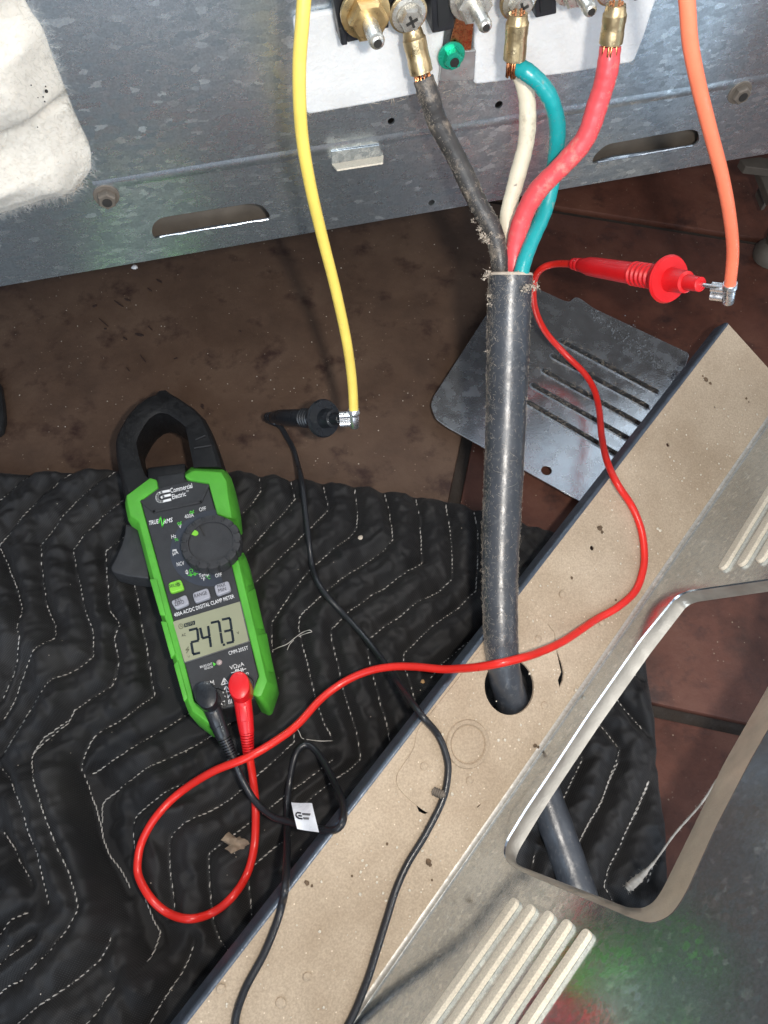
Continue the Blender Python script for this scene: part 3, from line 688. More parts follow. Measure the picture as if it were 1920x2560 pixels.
def louver(p0, p1, wpx):
    a = np.array(SHT.st(*p0)); c = np.array(SHT.st(*p1)); d = c-a; L = np.linalg.norm(d); d /= L; e = np.array([d[1], -d[0]])
    w = wpx*np.linalg.norm(SHT.pt(*p0)-Cv)/FPX/2
    b = MB()
    def ov(k, hh, sh=0):
        P = [a+d*w*(1-k)+e*0]; pts = []
        for q in np.linspace(math.pi/2, 3*math.pi/2, 9): pts.append(a+d*w+k*w*(math.cos(q)*d+math.sin(q)*e)+e*sh)
        for q in np.linspace(-math.pi/2, math.pi/2, 9): pts.append(c+k*w*(math.cos(q)*d+math.sin(q)*e)+e*sh)
        return [SHT.W(*p, hh) for p in pts]
    b.loft([ov(1, .0001), ov(.97, .0018), ov(.90, .0022), ov(.4, .0023)])
    b.build('louver', 'louver_reflect_dust', CV, 50)  # cream colour stands in for the ledge reflected in bare metal
for p0, p1 in ((ZE((645, 572))[0], ZE((250, 1130))[0]), (ZE((712, 598))[0], ZE((345, 1130))[0]), (ZE((785, 625))[0], ZE((443, 1130))[0]), (ZE((860, 660))[0], ZE((545, 1130))[0]), (ZE((940, 700))[0], ZE((650, 1130))[0])):
    louver(p0, p1, 28)
ZR = zoom(1640, 700, .3617)
for p0, p1 in ((ZR((462, 2010))[0], ZR((900, 1290))[0]), (ZR((592, 1985))[0], ZR((1000, 1310))[0]), (ZR((722, 1960))[0], ZR((1100, 1330))[0]), (ZR((850, 1930))[0], ZR((1200, 1350))[0])):
    louver(p0, p1, 24)
# grime, crumbs and a screw point on the ledge
b = MB()
def blob(mb, p, n, r, flat=.45, k=7):
    u = np.cross(n, [.3, .8, .5]); u /= np.linalg.norm(u); w = np.cross(n, u); lo = []
    for hh, rr in ((0, 1), (.5, .85), (.95, .35)):
        lo.append([p+n*hh*r*flat+r*rr*(math.cos(q)*u+math.sin(q)*w)*random.uniform(.7, 1.2) for q in [6.283*i/k for i in range(k)]])
    mb.loft(lo)
for px, py, r in ((1765, 948, 14), (1776, 958, 9), (1757, 940, 6), (1866, 996, 7), (1872, 1005, 4), (1787, 1018, 6), (1500, 1320, 15), (1505, 1330, 9), (1174, 1951, 9), (1180, 1956, 6), (1338, 1864, 10), (1346, 1868, 6), (1070, 2155, 13), (1076, 2163, 7), (1430, 1445, 8), (1540, 1500, 6), (1360, 1560, 4), (1363, 1762, 5), (767, 2207, 10), (780, 2215, 6), (1080, 2200, 5), (968, 2110, 6), (880, 2190, 5)):
    b = MB(); blob(b, LED.pt(px, py, .0004), LED.n, r*.5*.45/FPX*1.2, .18); b.build('grime_spot', 'rust_spot', CV, 60)
b = MB()
for k in range(260):
    s, t = random.uniform(-.05, s_end-.01), random.uniform(.006, wid-.004)
    blob(b, LED.W(s, t, .0006), LED.n, random.choice((.0003, .0004, .0005, .0008)), .6, 5)
for px, py in ((1650, 1326), (1644, 1322), (1246, 1850), (1262, 1849), (1440, 1725), (900, 2235), (1130, 1985)):
    p = LED.pt(px, py, .001); blob(b, p, LED.n, .0011, .6, 6)
o = b.build('crumbs', 'louver_reflect_dust', CV, 60); o['kind'] = 'stuff'
for px, py in ((1174, 1951), (1361, 1763), (1345, 1597), (1060, 1915), (1505, 1556), (1406, 1486), (768, 2442), (700, 2505), (705, 2510), (552, 2472)):
    p = LED.pt(px, py, .0005); b = MB(); b.lathe(p, p+LED.n, [(0, .0022), (.0006, .0021), (.0012, .0012), (.0013, .0003)], 14); b.build('rivet', 'ledge_dust', CV, 40)
p = LED.pt(1083, 1977, .0006); dv = LED.pt(1102, 1985, .004)-p; dv /= np.linalg.norm(dv)
b = MB(); b.lathe(p, p+dv, [(.0006*k, .0021*(1.15 if k % 2 else .85)*(1 if k < 9 else 1-(k-9)*.2)) for k in range(13)], 12); b.build('screw_point', 'oven_inner', CV, 30)

# ------------------------------------------------------------------ vented plate on the floor
VP = Frame(onz(1400, 1000, .012), (1, 0, 0), (0, 1, 0))
VT = thing('vent_plate', 'dark grey steel plate with five slots lying on the tiles partly under the cover', 'vent plate', onz(1350, 1000, 0))
vst = lambda *P: [VP.st(a, b) for a, b in P]
vo_ = vst(*Z6((52, 600), (62, 560), (300, 190), (430, 0), (470, -30), (560, 40), (690, 100), (715, 103), (740, 80), (765, 88), (830, 135), (1275, 345), (1283, 358), (1268, 405), (1130, 620), (800, 1072), (765, 1056), (130, 702), (75, 662)))
vsl = []
for (a, c) in (((665, 290), (1135, 540)), ((625, 360), (1090, 610)), ((580, 430), (1050, 690)), ((530, 500), (1005, 765)), ((490, 572), (950, 840))):
    a = np.array(a, float); c = np.array(c, float); d = (c-a)/np.linalg.norm(c-a); e = np.array([-d[1], d[0]]); w = 11
    P = [a+d*w+w*(math.cos(q)*d+math.sin(q)*e) for q in np.linspace(math.pi/2, 3*math.pi/2, 7)]+[c-d*w+w*(math.cos(q)*d+math.sin(q)*e) for q in np.linspace(-math.pi/2, math.pi/2, 7)]
    vsl.append(vst(*Z6(*P)))
plate('plate', round_poly(vo_, .003), vsl+[circ(1366, 1176, 13, VP)], VP, .0011, 'plate_steel', VT, .0003)
for P in vsl:
    b = MB(); Q = np.array(P); ce = Q.mean(0)
    lo = lambda k, hh: [VP.W(*(ce+(q-ce)+ (q-ce)/np.linalg.norm(q-ce)*k), hh) for q in Q]
    b.loft([lo(.0013, .0001), lo(.0007, .0009), lo(0, .0011), lo(-.0004, .0003), lo(-.0004, -.004)], cap=False); b.build('slot_collar', 'edge_zinc', VT, 60)
mb = MB()
for k in range(420):
    i = random.randrange(5); P = np.array(vsl[i]); q = P[:7].mean(0)*(1-(t := random.random()))+P[7:].mean(0)*t
    p = VP.W(q[0]+random.gauss(0, .0022), q[1]+random.gauss(0, .0022), .0009); a = random.uniform(0, 6.28); L = random.uniform(.001, .004)
    d = np.array([math.cos(a), math.sin(a), random.uniform(-.1, .5)]); mb.tube([p, p+d*L*.5+np.array([random.uniform(-1, 1), random.uniform(-1, 1), 0])*L*.3, p+d*L], .00010, 3, False)
o = mb.build('lint', 'lint_dust', VT, 180); o['kind'] = 'stuff'
b = MB()
for k in range(420):
    t = random.random(); x, y = (820+(1220-820)*t, 150+(470-150)*t)
    sp_ = 14+40*math.exp(-((t-.45)/.12)**2)
    p = VP.pt(*Z6((x+random.gauss(0, sp_*.6), y+random.gauss(0, sp_)))[0], .0004); blob(b, p, VP.n, random.choice((.0002, .0003, .0004, .0007)), .25, 5)
o = b.build('chalky_scrape', 'chalk', VT, 60)
o['kind'] = 'stuff'

# ------------------------------------------------------------------ power cord with four conductors
PC = thing('power_cord', 'thick black dusty range cord splitting into black, white, green and red conductors', 'power cord', onz(1273, 1716, 0))
DJ = .454
jp = [ond(1277, 688, DJ), ond(1272, 800, DJ), ond(1268, 950, DJ+.001), ond(1262, 1120, DJ+.002), ond(1254, 1300, DJ+.002), ond(1250, 1450, DJ+.002), ond(1252, 1560, DJ+.001), ond(1256, 1640, DJ+.004), LED.pt(1266, 1705, -.001), LED.pt(1290, 1785, -.018), onz(1325, 1880, .020), onz(1386, 2054, .018), onz(1429, 2177, .018), onz(1480, 2330, .020), onz(1560, 2560, .025), onz(1640, 2800, .025)]
JP = catmull(jp, 14); JR = .01165
b = MB(); b.tube(JP, [JR*np.interp(i/14, range(len(jp)), [1.0, 1.0, .98, .96, .92, .86, .82, .79, .79]+[.82]*7)*(1+.012*math.sin(i*.7)) for i in range(len(JP))], 28)
jk = b.build('jacket', 'cord_black', PC, 50)
b = MB(); ax = JP[0]-JP[2]; ax /= np.linalg.norm(ax)      # cut rim
b.lathe(JP[0], JP[0]+ax, [(.0, JR*1.02), (.0012, JR*.98), (.0016, JR*.86), (.0004, JR*.78), (-.0006, JR*.5)], 28); b.build('cut_end', 'lint_dust', jk, 40)
def conductor(name, P, r, mat, per=12):
    b = MB(); Q = catmull([ond(*p) for p in P], per); b.tube(Q, [r*(1+.022*math.sin(i*.37+r*900)+.015*math.sin(i*1.3)) for i in range(len(Q))], 20); return b.build(name, mat, PC, 60), Q
DT = float(np.linalg.norm(PAN.pt(1050, 150, .022)-Cv))
cb, qb = conductor('black_conductor', [(1058, 196, DT), (1076, 250, DT+.001), (1094, 305, .440), (1144, 400, .447), (1188, 494, .452), (1230, 572, .455), (1249, 640, .456), (1254, 700, .457), (1256, 740, .457)], .0051, 'wire_black')
cw, qw = conductor('white_conductor', [(1292, 168, .452), (1312, 215, .452), (1319, 283, .455), (1314, 361, .459), (1288, 461, .463), (1270, 538, .465), (1270, 627, .464), (1276, 720, .462)], .0043, 'wire_white')
cg, qg = conductor('green_conductor', [(1291, 166, .436), (1320, 182, .434), (1355, 214, .436), (1382, 262, .440), (1394, 329, .448), (1383, 433, .458), (1366, 516, .459), (1333, 594, .453), (1306, 670, .449), (1298, 740, .450)], .0040, 'wire_green')
crd, qr = conductor('red_conductor', [(1526, 116, .432), (1516, 187, .434), (1495, 258, .437), (1464, 344, .440), (1408, 411, .443), (1344, 477, .447), (1306, 548, .452), (1288, 627, .456), (1284, 720, .457)], .0050, 'wire_red')
def lug(parent, top, bot, d0, d1, r, ring_at=None):
    a, c = ond(*top, d0), ond(*bot, d1); ax = c-a; L = np.linalg.norm(ax); ax /= L
    b = MB(); b.lathe(a, c, [(-.003, r*.80), (0, r*.90), (.0008, r), (L*.30, r*1.0), (L*.36, r*.965), (L*.60, r*.965), (L*.66, r*1.0), (L-.0002, r), (L, r*.93), (L, r*.78), (L-.002, r*.7)], 20); o = b.build('crimp_lug', 'brass', parent, 28)
    b = MB()
    side = np.cross(ax, a-Cv); side /= np.linalg.norm(side)
    for k in range(18):
        q = 6.283*k/18; rr = r*.62*(.6 if k % 3 == 0 else 1); off = rr*(math.cos(q)*side+math.sin(q)*np.cross(ax, side))
        b.tube([c-ax*.002+off, c+ax*.004+off*1.1+side*random.uniform(-.0004, .0004), c+ax*.0075+off], .00055, 5)
    for k in range(6):
        q = 6.283*k/6; off = r*.45*(math.cos(q)*side+math.sin(q)*np.cross(ax, side))
        b.tube([a+ax*.002+off, a-ax*.0042+off*1.05], .0006, 5)
    b.build('copper_strands', 'copper', o, 180); return o
l1 = lug(cb, (1034, 92), (1054, 182), DT-.004, DT-.001, .0055)
l2 = lug(cg, (1294, 52), (1286, 148), .428, .434, .0053)
l3 = lug(crd, (1538, 30), (1527, 108), .426, .430, .0053)
for pr, (px, py), big in ((l1, (1030, 55), 1), (l2, (1307, 22), 1), (l3, (1548, -14), 1)):     # ring tongue and its machine screw
    c = PAN.pt(px, py, .0262)-PAN.n*.0072; b = MB(); b.lathe(c, c+PAN.n, [(0, .0088), (.0010, .0088), (.0012, .0084)], 28); b.build('ring_tongue', 'brass', pr, 40)
    b = MB(); b.lathe(c+PAN.n*.0012, c+PAN.n*2, [(0, .0078), (.0008, .0078), (.0012, .0060), (.0020, .0058)], 24)
    lp = lambda rr, hh: [c+PAN.n*hh+rr*(math.cos(q)*PAN.ex+math.sin(q)*PAN.ey) for q in [math.pi/3*k for k in range(6)]]
    b.loft([lp(.0056, .002), lp(.0056, .0060), lp(.0047, .0072)])
    s_ = b.build('terminal_screw', 'screw_steel', pr, 30)
    for q in (.4, .4+math.pi/2):
        pass
    b = MB()
    for q in (.4, .4+math.pi/2): b.box(c+PAN.n*.0073, (PAN.ex*math.cos(q)+PAN.ey*math.sin(q))*.0028, (PAN.ey*math.cos(q)-PAN.ex*math.sin(q))*.0006, PAN.n*.0003)
    b.build('cross_recess', 'soot_recess_black', pr, 0)  # shade of the cross recess painted as dark bars on top
# lint clinging to the cord
def fuzz(path, r, n, i0, i1, mb, lmin=.0008, lmax=.004, side=None, th=.00008):
    for k in range(n):
        i = random.randint(i0, min(i1, len(path)-2)); p = path[i]+(path[i+1]-path[i])*random.random(); T = path[i+1]-path[i]; T = T/np.linalg.norm(T)
        v = Cv-p; v = v-T*(v@T); v /= np.linalg.norm(v); w = np.cross(T, v)
        q = random.uniform(-1.7, 1.7) if side is None else random.gauss(*side)
        o = v*math.cos(q)+w*math.sin(q); s = p+o*r*(np.interp(i/14, range(9), [1.0, 1.0, .98, .96, .92, .86, .82, .79, .79]) if path is JP else 1)
        L = random.uniform(lmin, lmax); a = random.uniform(0, 6.28); tg = T*math.cos(a)+np.cross(o, T)*math.sin(a)
        h = random.uniform(.05, .6); cv = np.array([random.uniform(-1, 1) for _ in range(3)])*.35
        mb.tube([s, s+(tg*.5+o*h*.5+cv*.3)*L, s+(tg+o*h*.4+cv)*L], [th, th, th*.6], 3, False)
b = MB(); fuzz(JP, JR, 1100, 0, 100, b, .0006, .0020, th=.00005); fuzz(JP, JR, 1300, 0, 100, b, .0006, .0026, (1.15, .35), .00005); fuzz(JP, JR, 420, 0, 100, b, .0006, .0020, (-1.45, .2), .00005); fuzz(JP, JR, 60, 0, 100, b, .003, .007, None, .00004)
fuzz(qb, .0051, 500, 4, 90, b, side=(.8, .5), lmax=.0013, th=.00005); fuzz(qb, .0051, 130, 40, 90, b, side=(-1.1, .4), lmax=.0022, th=.00006); fuzz(qw, .0043, 110, 10, 80, b, side=(-.8, .6), lmax=.0012, th=.00005); fuzz(qr, .005, 220, 10, 90, b, side=(-1.2, .35), lmax=.0011, th=.00005); fuzz(qg, .004, 130, 8, 100, b, side=(1.2, .4), lmax=.0011, th=.00005)
def clump(p, n, r, mb):
    for k in range(n):
        q = p+RNG.normal(0, r*.33, 3)
        if k % 2 == 0: blob(mb, q, RNG.normal(0, 1, 3)/1.6, r*random.uniform(.06, .20), 1.0, 5)
        else:
            d = RNG.normal(0, 1, 3); d /= np.linalg.norm(d); L = r*random.uniform(.15, .5); e = RNG.normal(0, .6, 3)
            mb.tube([q, q+(d+e*.4)*L*.5, q+(d+e)*L], .00007, 3, False)
for px, py, dd, n, r in ((1182, 551, .447, 34, .0018), (1198, 572, .447, 40, .0022), (1207, 590, .446, 70, .0030), (1216, 602, .446, 60, .0026), (1228, 584, .445, 40, .0016), (1246, 590, .445, 30, .0020), (1222, 682, .447, 60, .0028), (1213, 690, .448, 40, .0030), (1270, 690, .443, 40, .0024), (1275, 700, .442, 26, .0018), (1315, 720, .442, 80, .0034), (1338, 716, .445, 50, .0034), (1222, 740, .446, 40, .0024), (1225, 760, .447, 30, .0024), (1310, 762, .442, 16, .0014), (1296, 682, .444, 22, .0018), (1216, 880, .448, 12, .002), (1290, 462, .455, 14, .0014)):
    clump(ond(px, py, dd), n, r, b)
o = b.build('lint', 'lint_dust', PC, 180); o['kind'] = 'stuff'

# ------------------------------------------------------------------ loose yellow and orange wires with crimp terminals
def flag_terminal(parent, wire_end, axis, spade_dir, view):
    """crimp barrel round the wire end, flag with two rolled edges pointing along spade_dir"""
    r = .0031; a = wire_end-axis*.0035; L = .0125
    b = MB(); b.lathe(a, a+axis, [(0, r*1.10), (.0004, r*1.18), (.0028, r*1.18), (.0032, r*1.02), (.0044, r*.98), (.0048, r*1.0), (L-.0005, r*.95), (L, r*.85)], 18)
    t = b.build('crimp_terminal', 'tin', parent, 50)
    b = MB(); m0 = a+axis*.0045; w = axis
    p = np.cross(spade_dir, w); p /= np.linalg.norm(p); Ls = .0062; st = r*.9
    for k, c0 in enumerate((m0-w*.0006, m0+w*.0050)):
        base = c0+spade_dir*st; pts = []
        for q in np.linspace(-.9, 3.9, 12): pts.append((math.cos(q)*.0021*(1 if k else -1), math.sin(q)*.0021))
        lo = [[base+spade_dir*s+w*x+view*y for x, y in pts]+[base+spade_dir*s+w*x*.78+view*y*.78 for x, y in pts[::-1]] for s in (0, Ls)]
        b.loft(lo)
    b.box(m0+w*.0022+spade_dir*(st+Ls*.5)-view*.0019, spade_dir*Ls*.5, w*.0045, view*.0003)
    b.box(m0+w*.0025+spade_dir*(st*.6)-view*.0012, spade_dir*st*.6, w*.0036, view*.0004)
    b.build('rolled_flag', 'tin', t, 40); return t
def hang_wire(name, label, P, r, mat, spx, d_end):
    w = thing(name, label, 'wire', ond(*P[-1])*np.array([1, 1, 0])); Q = catmull([ond(*p) for p in P], 12)
    b = MB(); b.tube(Q, r, 18); b.build('insulation', mat, w, 60)
    ax = Q[-1]-Q[-4]; ax /= np.linalg.norm(ax); view = Cv-Q[-1]; view /= np.linalg.norm(view)
    sd = ond(*spx, d_end)-Q[-1]; sd -= ax*(sd@ax); sd /= np.linalg.norm(sd); view -= ax*(view@ax); view -= sd*(view@sd); view /= np.linalg.norm(view)
    flag_terminal(w, Q[-1], ax, sd, view); return w
yw = hang_wire('yellow_wire', 'yellow insulated wire hanging over the range panel with a crimp terminal', [(770, -140, .37), (757, 40, .374), (748, 180, .382), (754, 330, .395), (775, 460, .41), (805, 590, .43), (838, 720, .45), (866, 850, .47), (880, 950, .485), (885, 1036, .495)], .0029, 'wire_yellow', (850, 1040), .495)
ow = hang_wire('orange_wire', 'orange insulated wire hanging at the right with a crimp terminal', [(1700, -140, .34), (1717, 0, .346), (1726, 110, .355), (1748, 220, .368), (1776, 330, .385), (1805, 440, .402), (1824, 540, .42), (1832, 630, .437), (1824, 722, .452)], .0029, 'wire_orange', (1775, 708), .452)

# ------------------------------------------------------------------ test leads
def probe(parent, tail, tip, mat, r=.0055):
    a, c = tail, tip; ax = c-a; L = np.linalg.norm(ax); u = ax/L
    fl_ = L*.775
    pr = [(0, r*.45), (.001, r*.62), (.0035, r*.66), (.0045, r*.60), (.0055, r*.70), (.0075, r*.72), (.0085, r*.64), (.0095, r*.74), (.013, r*.80), (.018, r*.98), (.026, r*1.02), (L*.50, r*1.08)]
    n = 7
    for k in range(n):
        t = L*.52+(fl_-.003-L*.52)*k/n; dt = (fl_-.003-L*.52)/n
        pr += [(t, r*1.03), (t+dt*.25, r*1.20), (t+dt*.6, r*1.20), (t+dt*.85, r*1.03)]
    pr += [(fl_-.002, r*1.2), (fl_-.0015, r*2.15), (fl_, r*2.25), (fl_+.0015, r*2.1), (fl_+.002, r*1.15), (fl_+.004, r*1.08), (L*.895, r*1.0), (L*.90, r*.72), (L*.985, r*.66), (L*.99, r*.5)]
    b = MB(); b.lathe(a, c, pr, 32); o = b.build('probe_handle', mat, parent, 40)
    b = MB(); b.lathe(a+u*(L*.985), c+u, [(0, .0010), (.010, .0010), (.013, .0003)], 12); b.build('probe_tip', 'tin', o, 40)
    return o, u
def path3(P, r):
    out = []
    for p in P:
        x, y = p[0], p[1]; z = p[2]
        if z == 'B':
            q = onz(x, y, .018)
            for _ in range(3): q = onz(x, y, float(np.max(hb(q[0]+np.array([0, .003, -.003, 0, 0]), q[1]+np.array([0, 0, 0, .003, -.003]))))+r+.0006)
        elif z == 'L': q = LED.pt(x, y, r+.0009)
        elif isinstance(z, tuple): q = ond(x, y, z[0])
        else: q = onz(x, y, z)
        out.append(q)
    return out
RL = thing('red_test_lead', 'red test lead looping from the meter to a red probe', 'test lead', onz(600, 1880, 0))
rr = .00225
rt = ond(1430, 659, .535); rtip = ond(1757, 712, .449)
ro, ru = probe(RL, rt, rtip, 'probe_red', .0056)
RP = path3([(621, 1872, .040), (626, 1905, .034), (632, 1945, .027), (639, 2017, 'B'), (636, 2113, 'B'), (617, 2186, 'B'), (579, 2244, 'B'), (530, 2282, 'B'), (473, 2297, 'B'), (419, 2282, 'B'), (376, 2244, 'B'), (347, 2191, 'B'), (345, 2147, 'B'), (357, 2099, 'B'), (391, 2041, 'B'), (448, 1983, .026), (530, 1930, .042), (622, 1892, .052), (699, 1846, .050), (747, 1808, .046), (803, 1747, .042), (862, 1704, .042), (921, 1678, .046), (980, 1667, .052), (1039, 1667, .060), (1106, 1673, .070), (1157, 1671, .080), (1200, 1667, .088), (1250, 1658, .0955), (1300, 1646, .094), (1345, 1632, .084), (1410, 1602, .070), (1488, 1550, 'L'), (1543, 1519, 'L'), (1588, 1478, 'L'), (1607, 1428, 'L'), (1611, 1382, 'L'), (1603, 1324, 'L'), (1580, 1266, 'L'), (1543, 1209, .074), (1517, 1151, .068), (1504, 1088, .048), (1498, 1025, .034), (1485, 973, .030), (1459, 931, .030), (1412, 884, .034), (1365, 831, .048), (1340, 779, .068), (1333, 731, .088), (1338, 694, .102), (1355, 671, .112), (1388, 660, .119)], rr)+[rt+ru*.002]
b = MB(); b.tube(catmull(RP, 9), rr, 14); b.build('cable', 'lead_red', RL, 60)
BL = thing('black_test_lead', 'black test lead with white tag looping from the meter to a black probe', 'test lead', onz(560, 1880, 0))
br = .0019
bt = onz(668, 1043, .018); btip = ond(856, 1047, np.linalg.norm(bt-Cv)-.082)
bo, bu = probe(BL, bt, btip, 'probe_black', .0056)
BP = [bt+bu*.004]+path3([(664, 1048, .010), (684, 1058, .004), (702, 1068, .0035), (717, 1093, .003), (733, 1122, .004), (743, 1156, .010), (754, 1201, 'B'), (762, 1268, 'B'), (771, 1344, 'B'), (779, 1407, 'B'), (792, 1450, 'B'), (819, 1492, 'B'), (862, 1538, 'B'), (912, 1593, .024), (959, 1654, .034), (1000, 1714, .052), (1050, 1783, .0745), (1094, 1836, 'L'), (1116, 1890, 'L'), (1120, 1935, 'L'), (1107, 1999, 'L'), (1065, 2084, 'L'), (1019, 2160, 'L'), (989, 2227, 'L'), (966, 2300, 'L'), (941, 2380, 'L'), (915, 2460, 'L'), (874, 2556, 'L'), (815, 2650, 'L'), (735, 2700, 'L'), (650, 2690, 'L'), (598, 2630, 'L'), (588, 2555, 'L'), (612, 2475, 'L'), (660, 2385, 'L'), (692, 2306, 'L'), (706, 2258, 'L'), (712, 2226, .0765), (716, 2180, .068), (718, 2120, .048), (718, 2060, .028), (718, 2010, 'B'), (723, 1961, 'B'), (736, 1896, 'B'), (752, 1868, 'B'), (774, 1864, 'B'), (800, 1890, .026), (833, 1949, .040), (856, 2004, .062), (859, 2046, .073), (846, 2070, .074), (821, 2076, .068), (770, 2067, .056), (728, 2056, .046), (681, 2040, .036), (639, 2004, .030), (610, 1957, .032), (593, 1920, .036), (581, 1880, .042)], br)
BQ = catmull(BP, 9); b = MB(); b.tube(BQ, br, 14); b.build('cable', 'lead_black', BL, 60)
# white tag folded round the black lead
TG = Frame(onz(762, 2040, .062), *(lambda a, b_: (a/np.linalg.norm(a), b_/np.linalg.norm(b_)))(onz(781, 2010, .062)-onz(728, 2006, .062), np.cross([0, 0, 1.], onz(781, 2010, .062)-onz(728, 2006, .062))))
tg = [onz(*p) for p in ((728, 2006, .052), (781, 2010, .056), (797, 2080, .074), (743, 2072, .064))]
b = MB(); nu, nv = 10, 10; G = []
for j in range(nv+1):
    row = []
    for i in range(nu+1):
        u_, v_ = i/nu, j/nv; q = (tg[0]*(1-u_)+tg[1]*u_)*(1-v_)+(tg[3]*(1-u_)+tg[2]*u_)*v_
        row.append(q+np.array([0, 0, .0022*math.sin(3.2*v_+1.2*u_)-.0010*math.sin(5*u_)]))
    G.append(row)
for lay in (0, -.00035):
    b.add([p+np.array([0, 0, lay]) for r_ in G for p in r_], [(j*(nu+1)+i, j*(nu+1)+i+1, (j+1)*(nu+1)+i+1, (j+1)*(nu+1)+i) for j in range(nv) for i in range(nu)])
tgo = b.build('tag', 'label_white', BL, 180)
def on_tag(u_, v_, up=.0004):
    j = min(int(v_*nv), nv-1); i = min(int(u_*nu), nu-1); fu, fv = u_*nu-i, v_*nv-j
    return (G[j][i]*(1-fu)+G[j][i+1]*fu)*(1-fv)+(G[j+1][i]*(1-fu)+G[j+1][i+1]*fu)*fv+np.array([0, 0, up])
def tag_line(P, w):
    b = MB(); b.tube([on_tag(*p) for p in P], w, 5); b.build('print', 'print_dark', tgo, 60)
tag_line([(.36, .40), (.20, .40), (.13, .44), (.10, .50), (.13, .57), (.20, .61), (.36, .61)], .00042); tag_line([(.22, .505), (.37, .505)], .00042)
for v_, u1 in ((.41, .86), (.45, .82), (.56, .74), (.60, .70)): tag_line([(.42+.03*k, v_) for k in range(int((u1-.42)/.03))], .00022)

# ------------------------------------------------------------------ clamp meter
ZM = .050
MF = grid_xy(ZM)
ME = thing('clamp_meter', 'green and black digital clamp meter reading 247.3 lying on the blanket', 'clamp meter', onz(500, 1480, 0))
def at(P, z): return [onz(x, y, z) for x, y in P]
def down(P, z): return [np.array([p[0], p[1], z]) for p in P]
# black body
bd = Z1((590, 850), (588, 770), (800, 735), (810, 790), (985, 800))+[(560, 1290), (594, 1400), (614, 1507), (642, 1605), (655, 1690), (636, 1744)]+[(630, 1752), (575, 1768), (523, 1783), (505, 1778), (478, 1755), (446, 1650), (405, 1500), (370, 1370), (336, 1252)]
T = at(bd, ZM-.0012); Bt = down(T, .017)
b = MB(); b.loft([Bt, down(T, ZM-.004), T]); b.build('body', 'meter_black', ME, 25, .0012, 3)
# green shell, left and right
gl = [(392, 1200), (366, 1200), (307, 1244), (309, 1262), (316, 1295), (337, 1309), (343, 1331), (373, 1447), (399, 1538), (435, 1669), (460, 1758), (470, 1783), (509, 1813), (520, 1813), (522, 1797), (512, 1773), (486, 1755), (462, 1661), (433, 1550), (386, 1380), (351, 1252), (395, 1220)]
T = at(gl, ZM+.0008); cen = np.mean(T, 0)
nG = len(gl); outer = set(range(1, 14))
inset = [p+((np.mean([T[i-3 if i > 3 else 0], T[min(i+3, nG-1)]], 0)-p)*0) for i, p in enumerate(T)]
ch = []
for i, p in enumerate(T):
    if i in outer:
        nb = T[-1-i] if 0 <= nG-1-i < nG else cen
        d = np.array([MD[1], -MD[0], 0]); ch.append(p+d*.0028+np.array([0, 0, .0018]))
    else: ch.append(p+np.array([0, 0, .0006]))
b = MB(); b.loft([down(T, .020), down(T, ZM-.004), ch]); gs = b.build('green_shell', 'meter_green', ME, 22, .0008, 2)
gru = [(462, 1192), (460, 1181), (477, 1168), (486, 1166), (561, 1169), (579, 1197), (587, 1233), (592, 1262), (596, 1301), (580, 1300), (542, 1284), (521, 1207), (473, 1199)]
gtu = [(463, 1193), (463, 1188), (480, 1178), (488, 1176), (553, 1180), (566, 1203), (570, 1237), (574, 1262), (580, 1296), (568, 1294), (542, 1284), (521, 1207), (473, 1199)]
Mi = at(gru, .040); Tp = at(gtu, ZM+.0025)
for i in (0, 9, 10, 11, 12): Mi[i] = np.array([Tp[i][0], Tp[i][1], .040])
b = MB(); b.loft([down(Mi, .020), Mi, Tp]); b.build('green_shell', 'meter_green', ME, 22, .0008, 2)
grl = [(577, 1404), (596, 1384), (608, 1380), (617, 1398), (632, 1465), (661, 1581), (685, 1688), (690, 1714), (672, 1767), (663, 1771), (645, 1762), (629, 1743), (647, 1696), (626, 1605), (600, 1499)]
gtl = [(577, 1404), (584, 1395), (590, 1392), (597, 1406), (613, 1472), (640, 1584), (662, 1680), (668, 1703), (654, 1738), (646, 1742), (638, 1740), (629, 1735), (647, 1690), (626, 1605), (600, 1499)]
Mi = at(grl, .036); Tp = at(gtl, ZM+.0015)
for i in (0, 11, 12, 13, 14): Mi[i] = np.array([Tp[i][0], Tp[i][1], .036])
b = MB(); b.loft([down(Mi, .018), Mi, Tp]); b.build('green_shell', 'meter_green', ME, 22, .0008, 2)
# raised grip pads of the shell
def grip(P, z0, z1):
    T = at(P, z1); b = MB(); b.loft([[p-np.array([0, 0, z1-z0]) for p in T], T]); b.build('grip_pad', 'meter_green', ME, 25, .0006, 2)
for P in (Z2((278, 255), (345, 250), (432, 598), (378, 596)), Z2((382, 650), (440, 655), (522, 955), (480, 1002)), Z2((505, 1060), (545, 1020), (640, 1375), (602, 1410))):
    grip(P, ZM, ZM+.0034)
for P in (Z2((1105, 120), (1170, 45), (1240, 310), (1165, 340)), Z2((1178, 395), (1262, 345), (1348, 735), (1255, 725)), Z2((1275, 790), (1372, 770), (1440, 1140), (1345, 1130))):
    Tq = [onz(P[0][0], P[0][1], ZM), onz(P[1][0], P[1][1], .0385), onz(P[2][0], P[2][1], .0385), onz(P[3][0], P[3][1], ZM)]
    nn = np.cross(Tq[1]-Tq[0], Tq[3]-Tq[0]); nn /= np.linalg.norm(nn); nn = nn if nn[2] > 0 else -nn
    b = MB(); b.loft([[p-nn*.001 for p in Tq], [p+nn*.0011 for p in Tq]]); b.build('grip_pad', 'meter_green', ME, 25, .0006, 2)
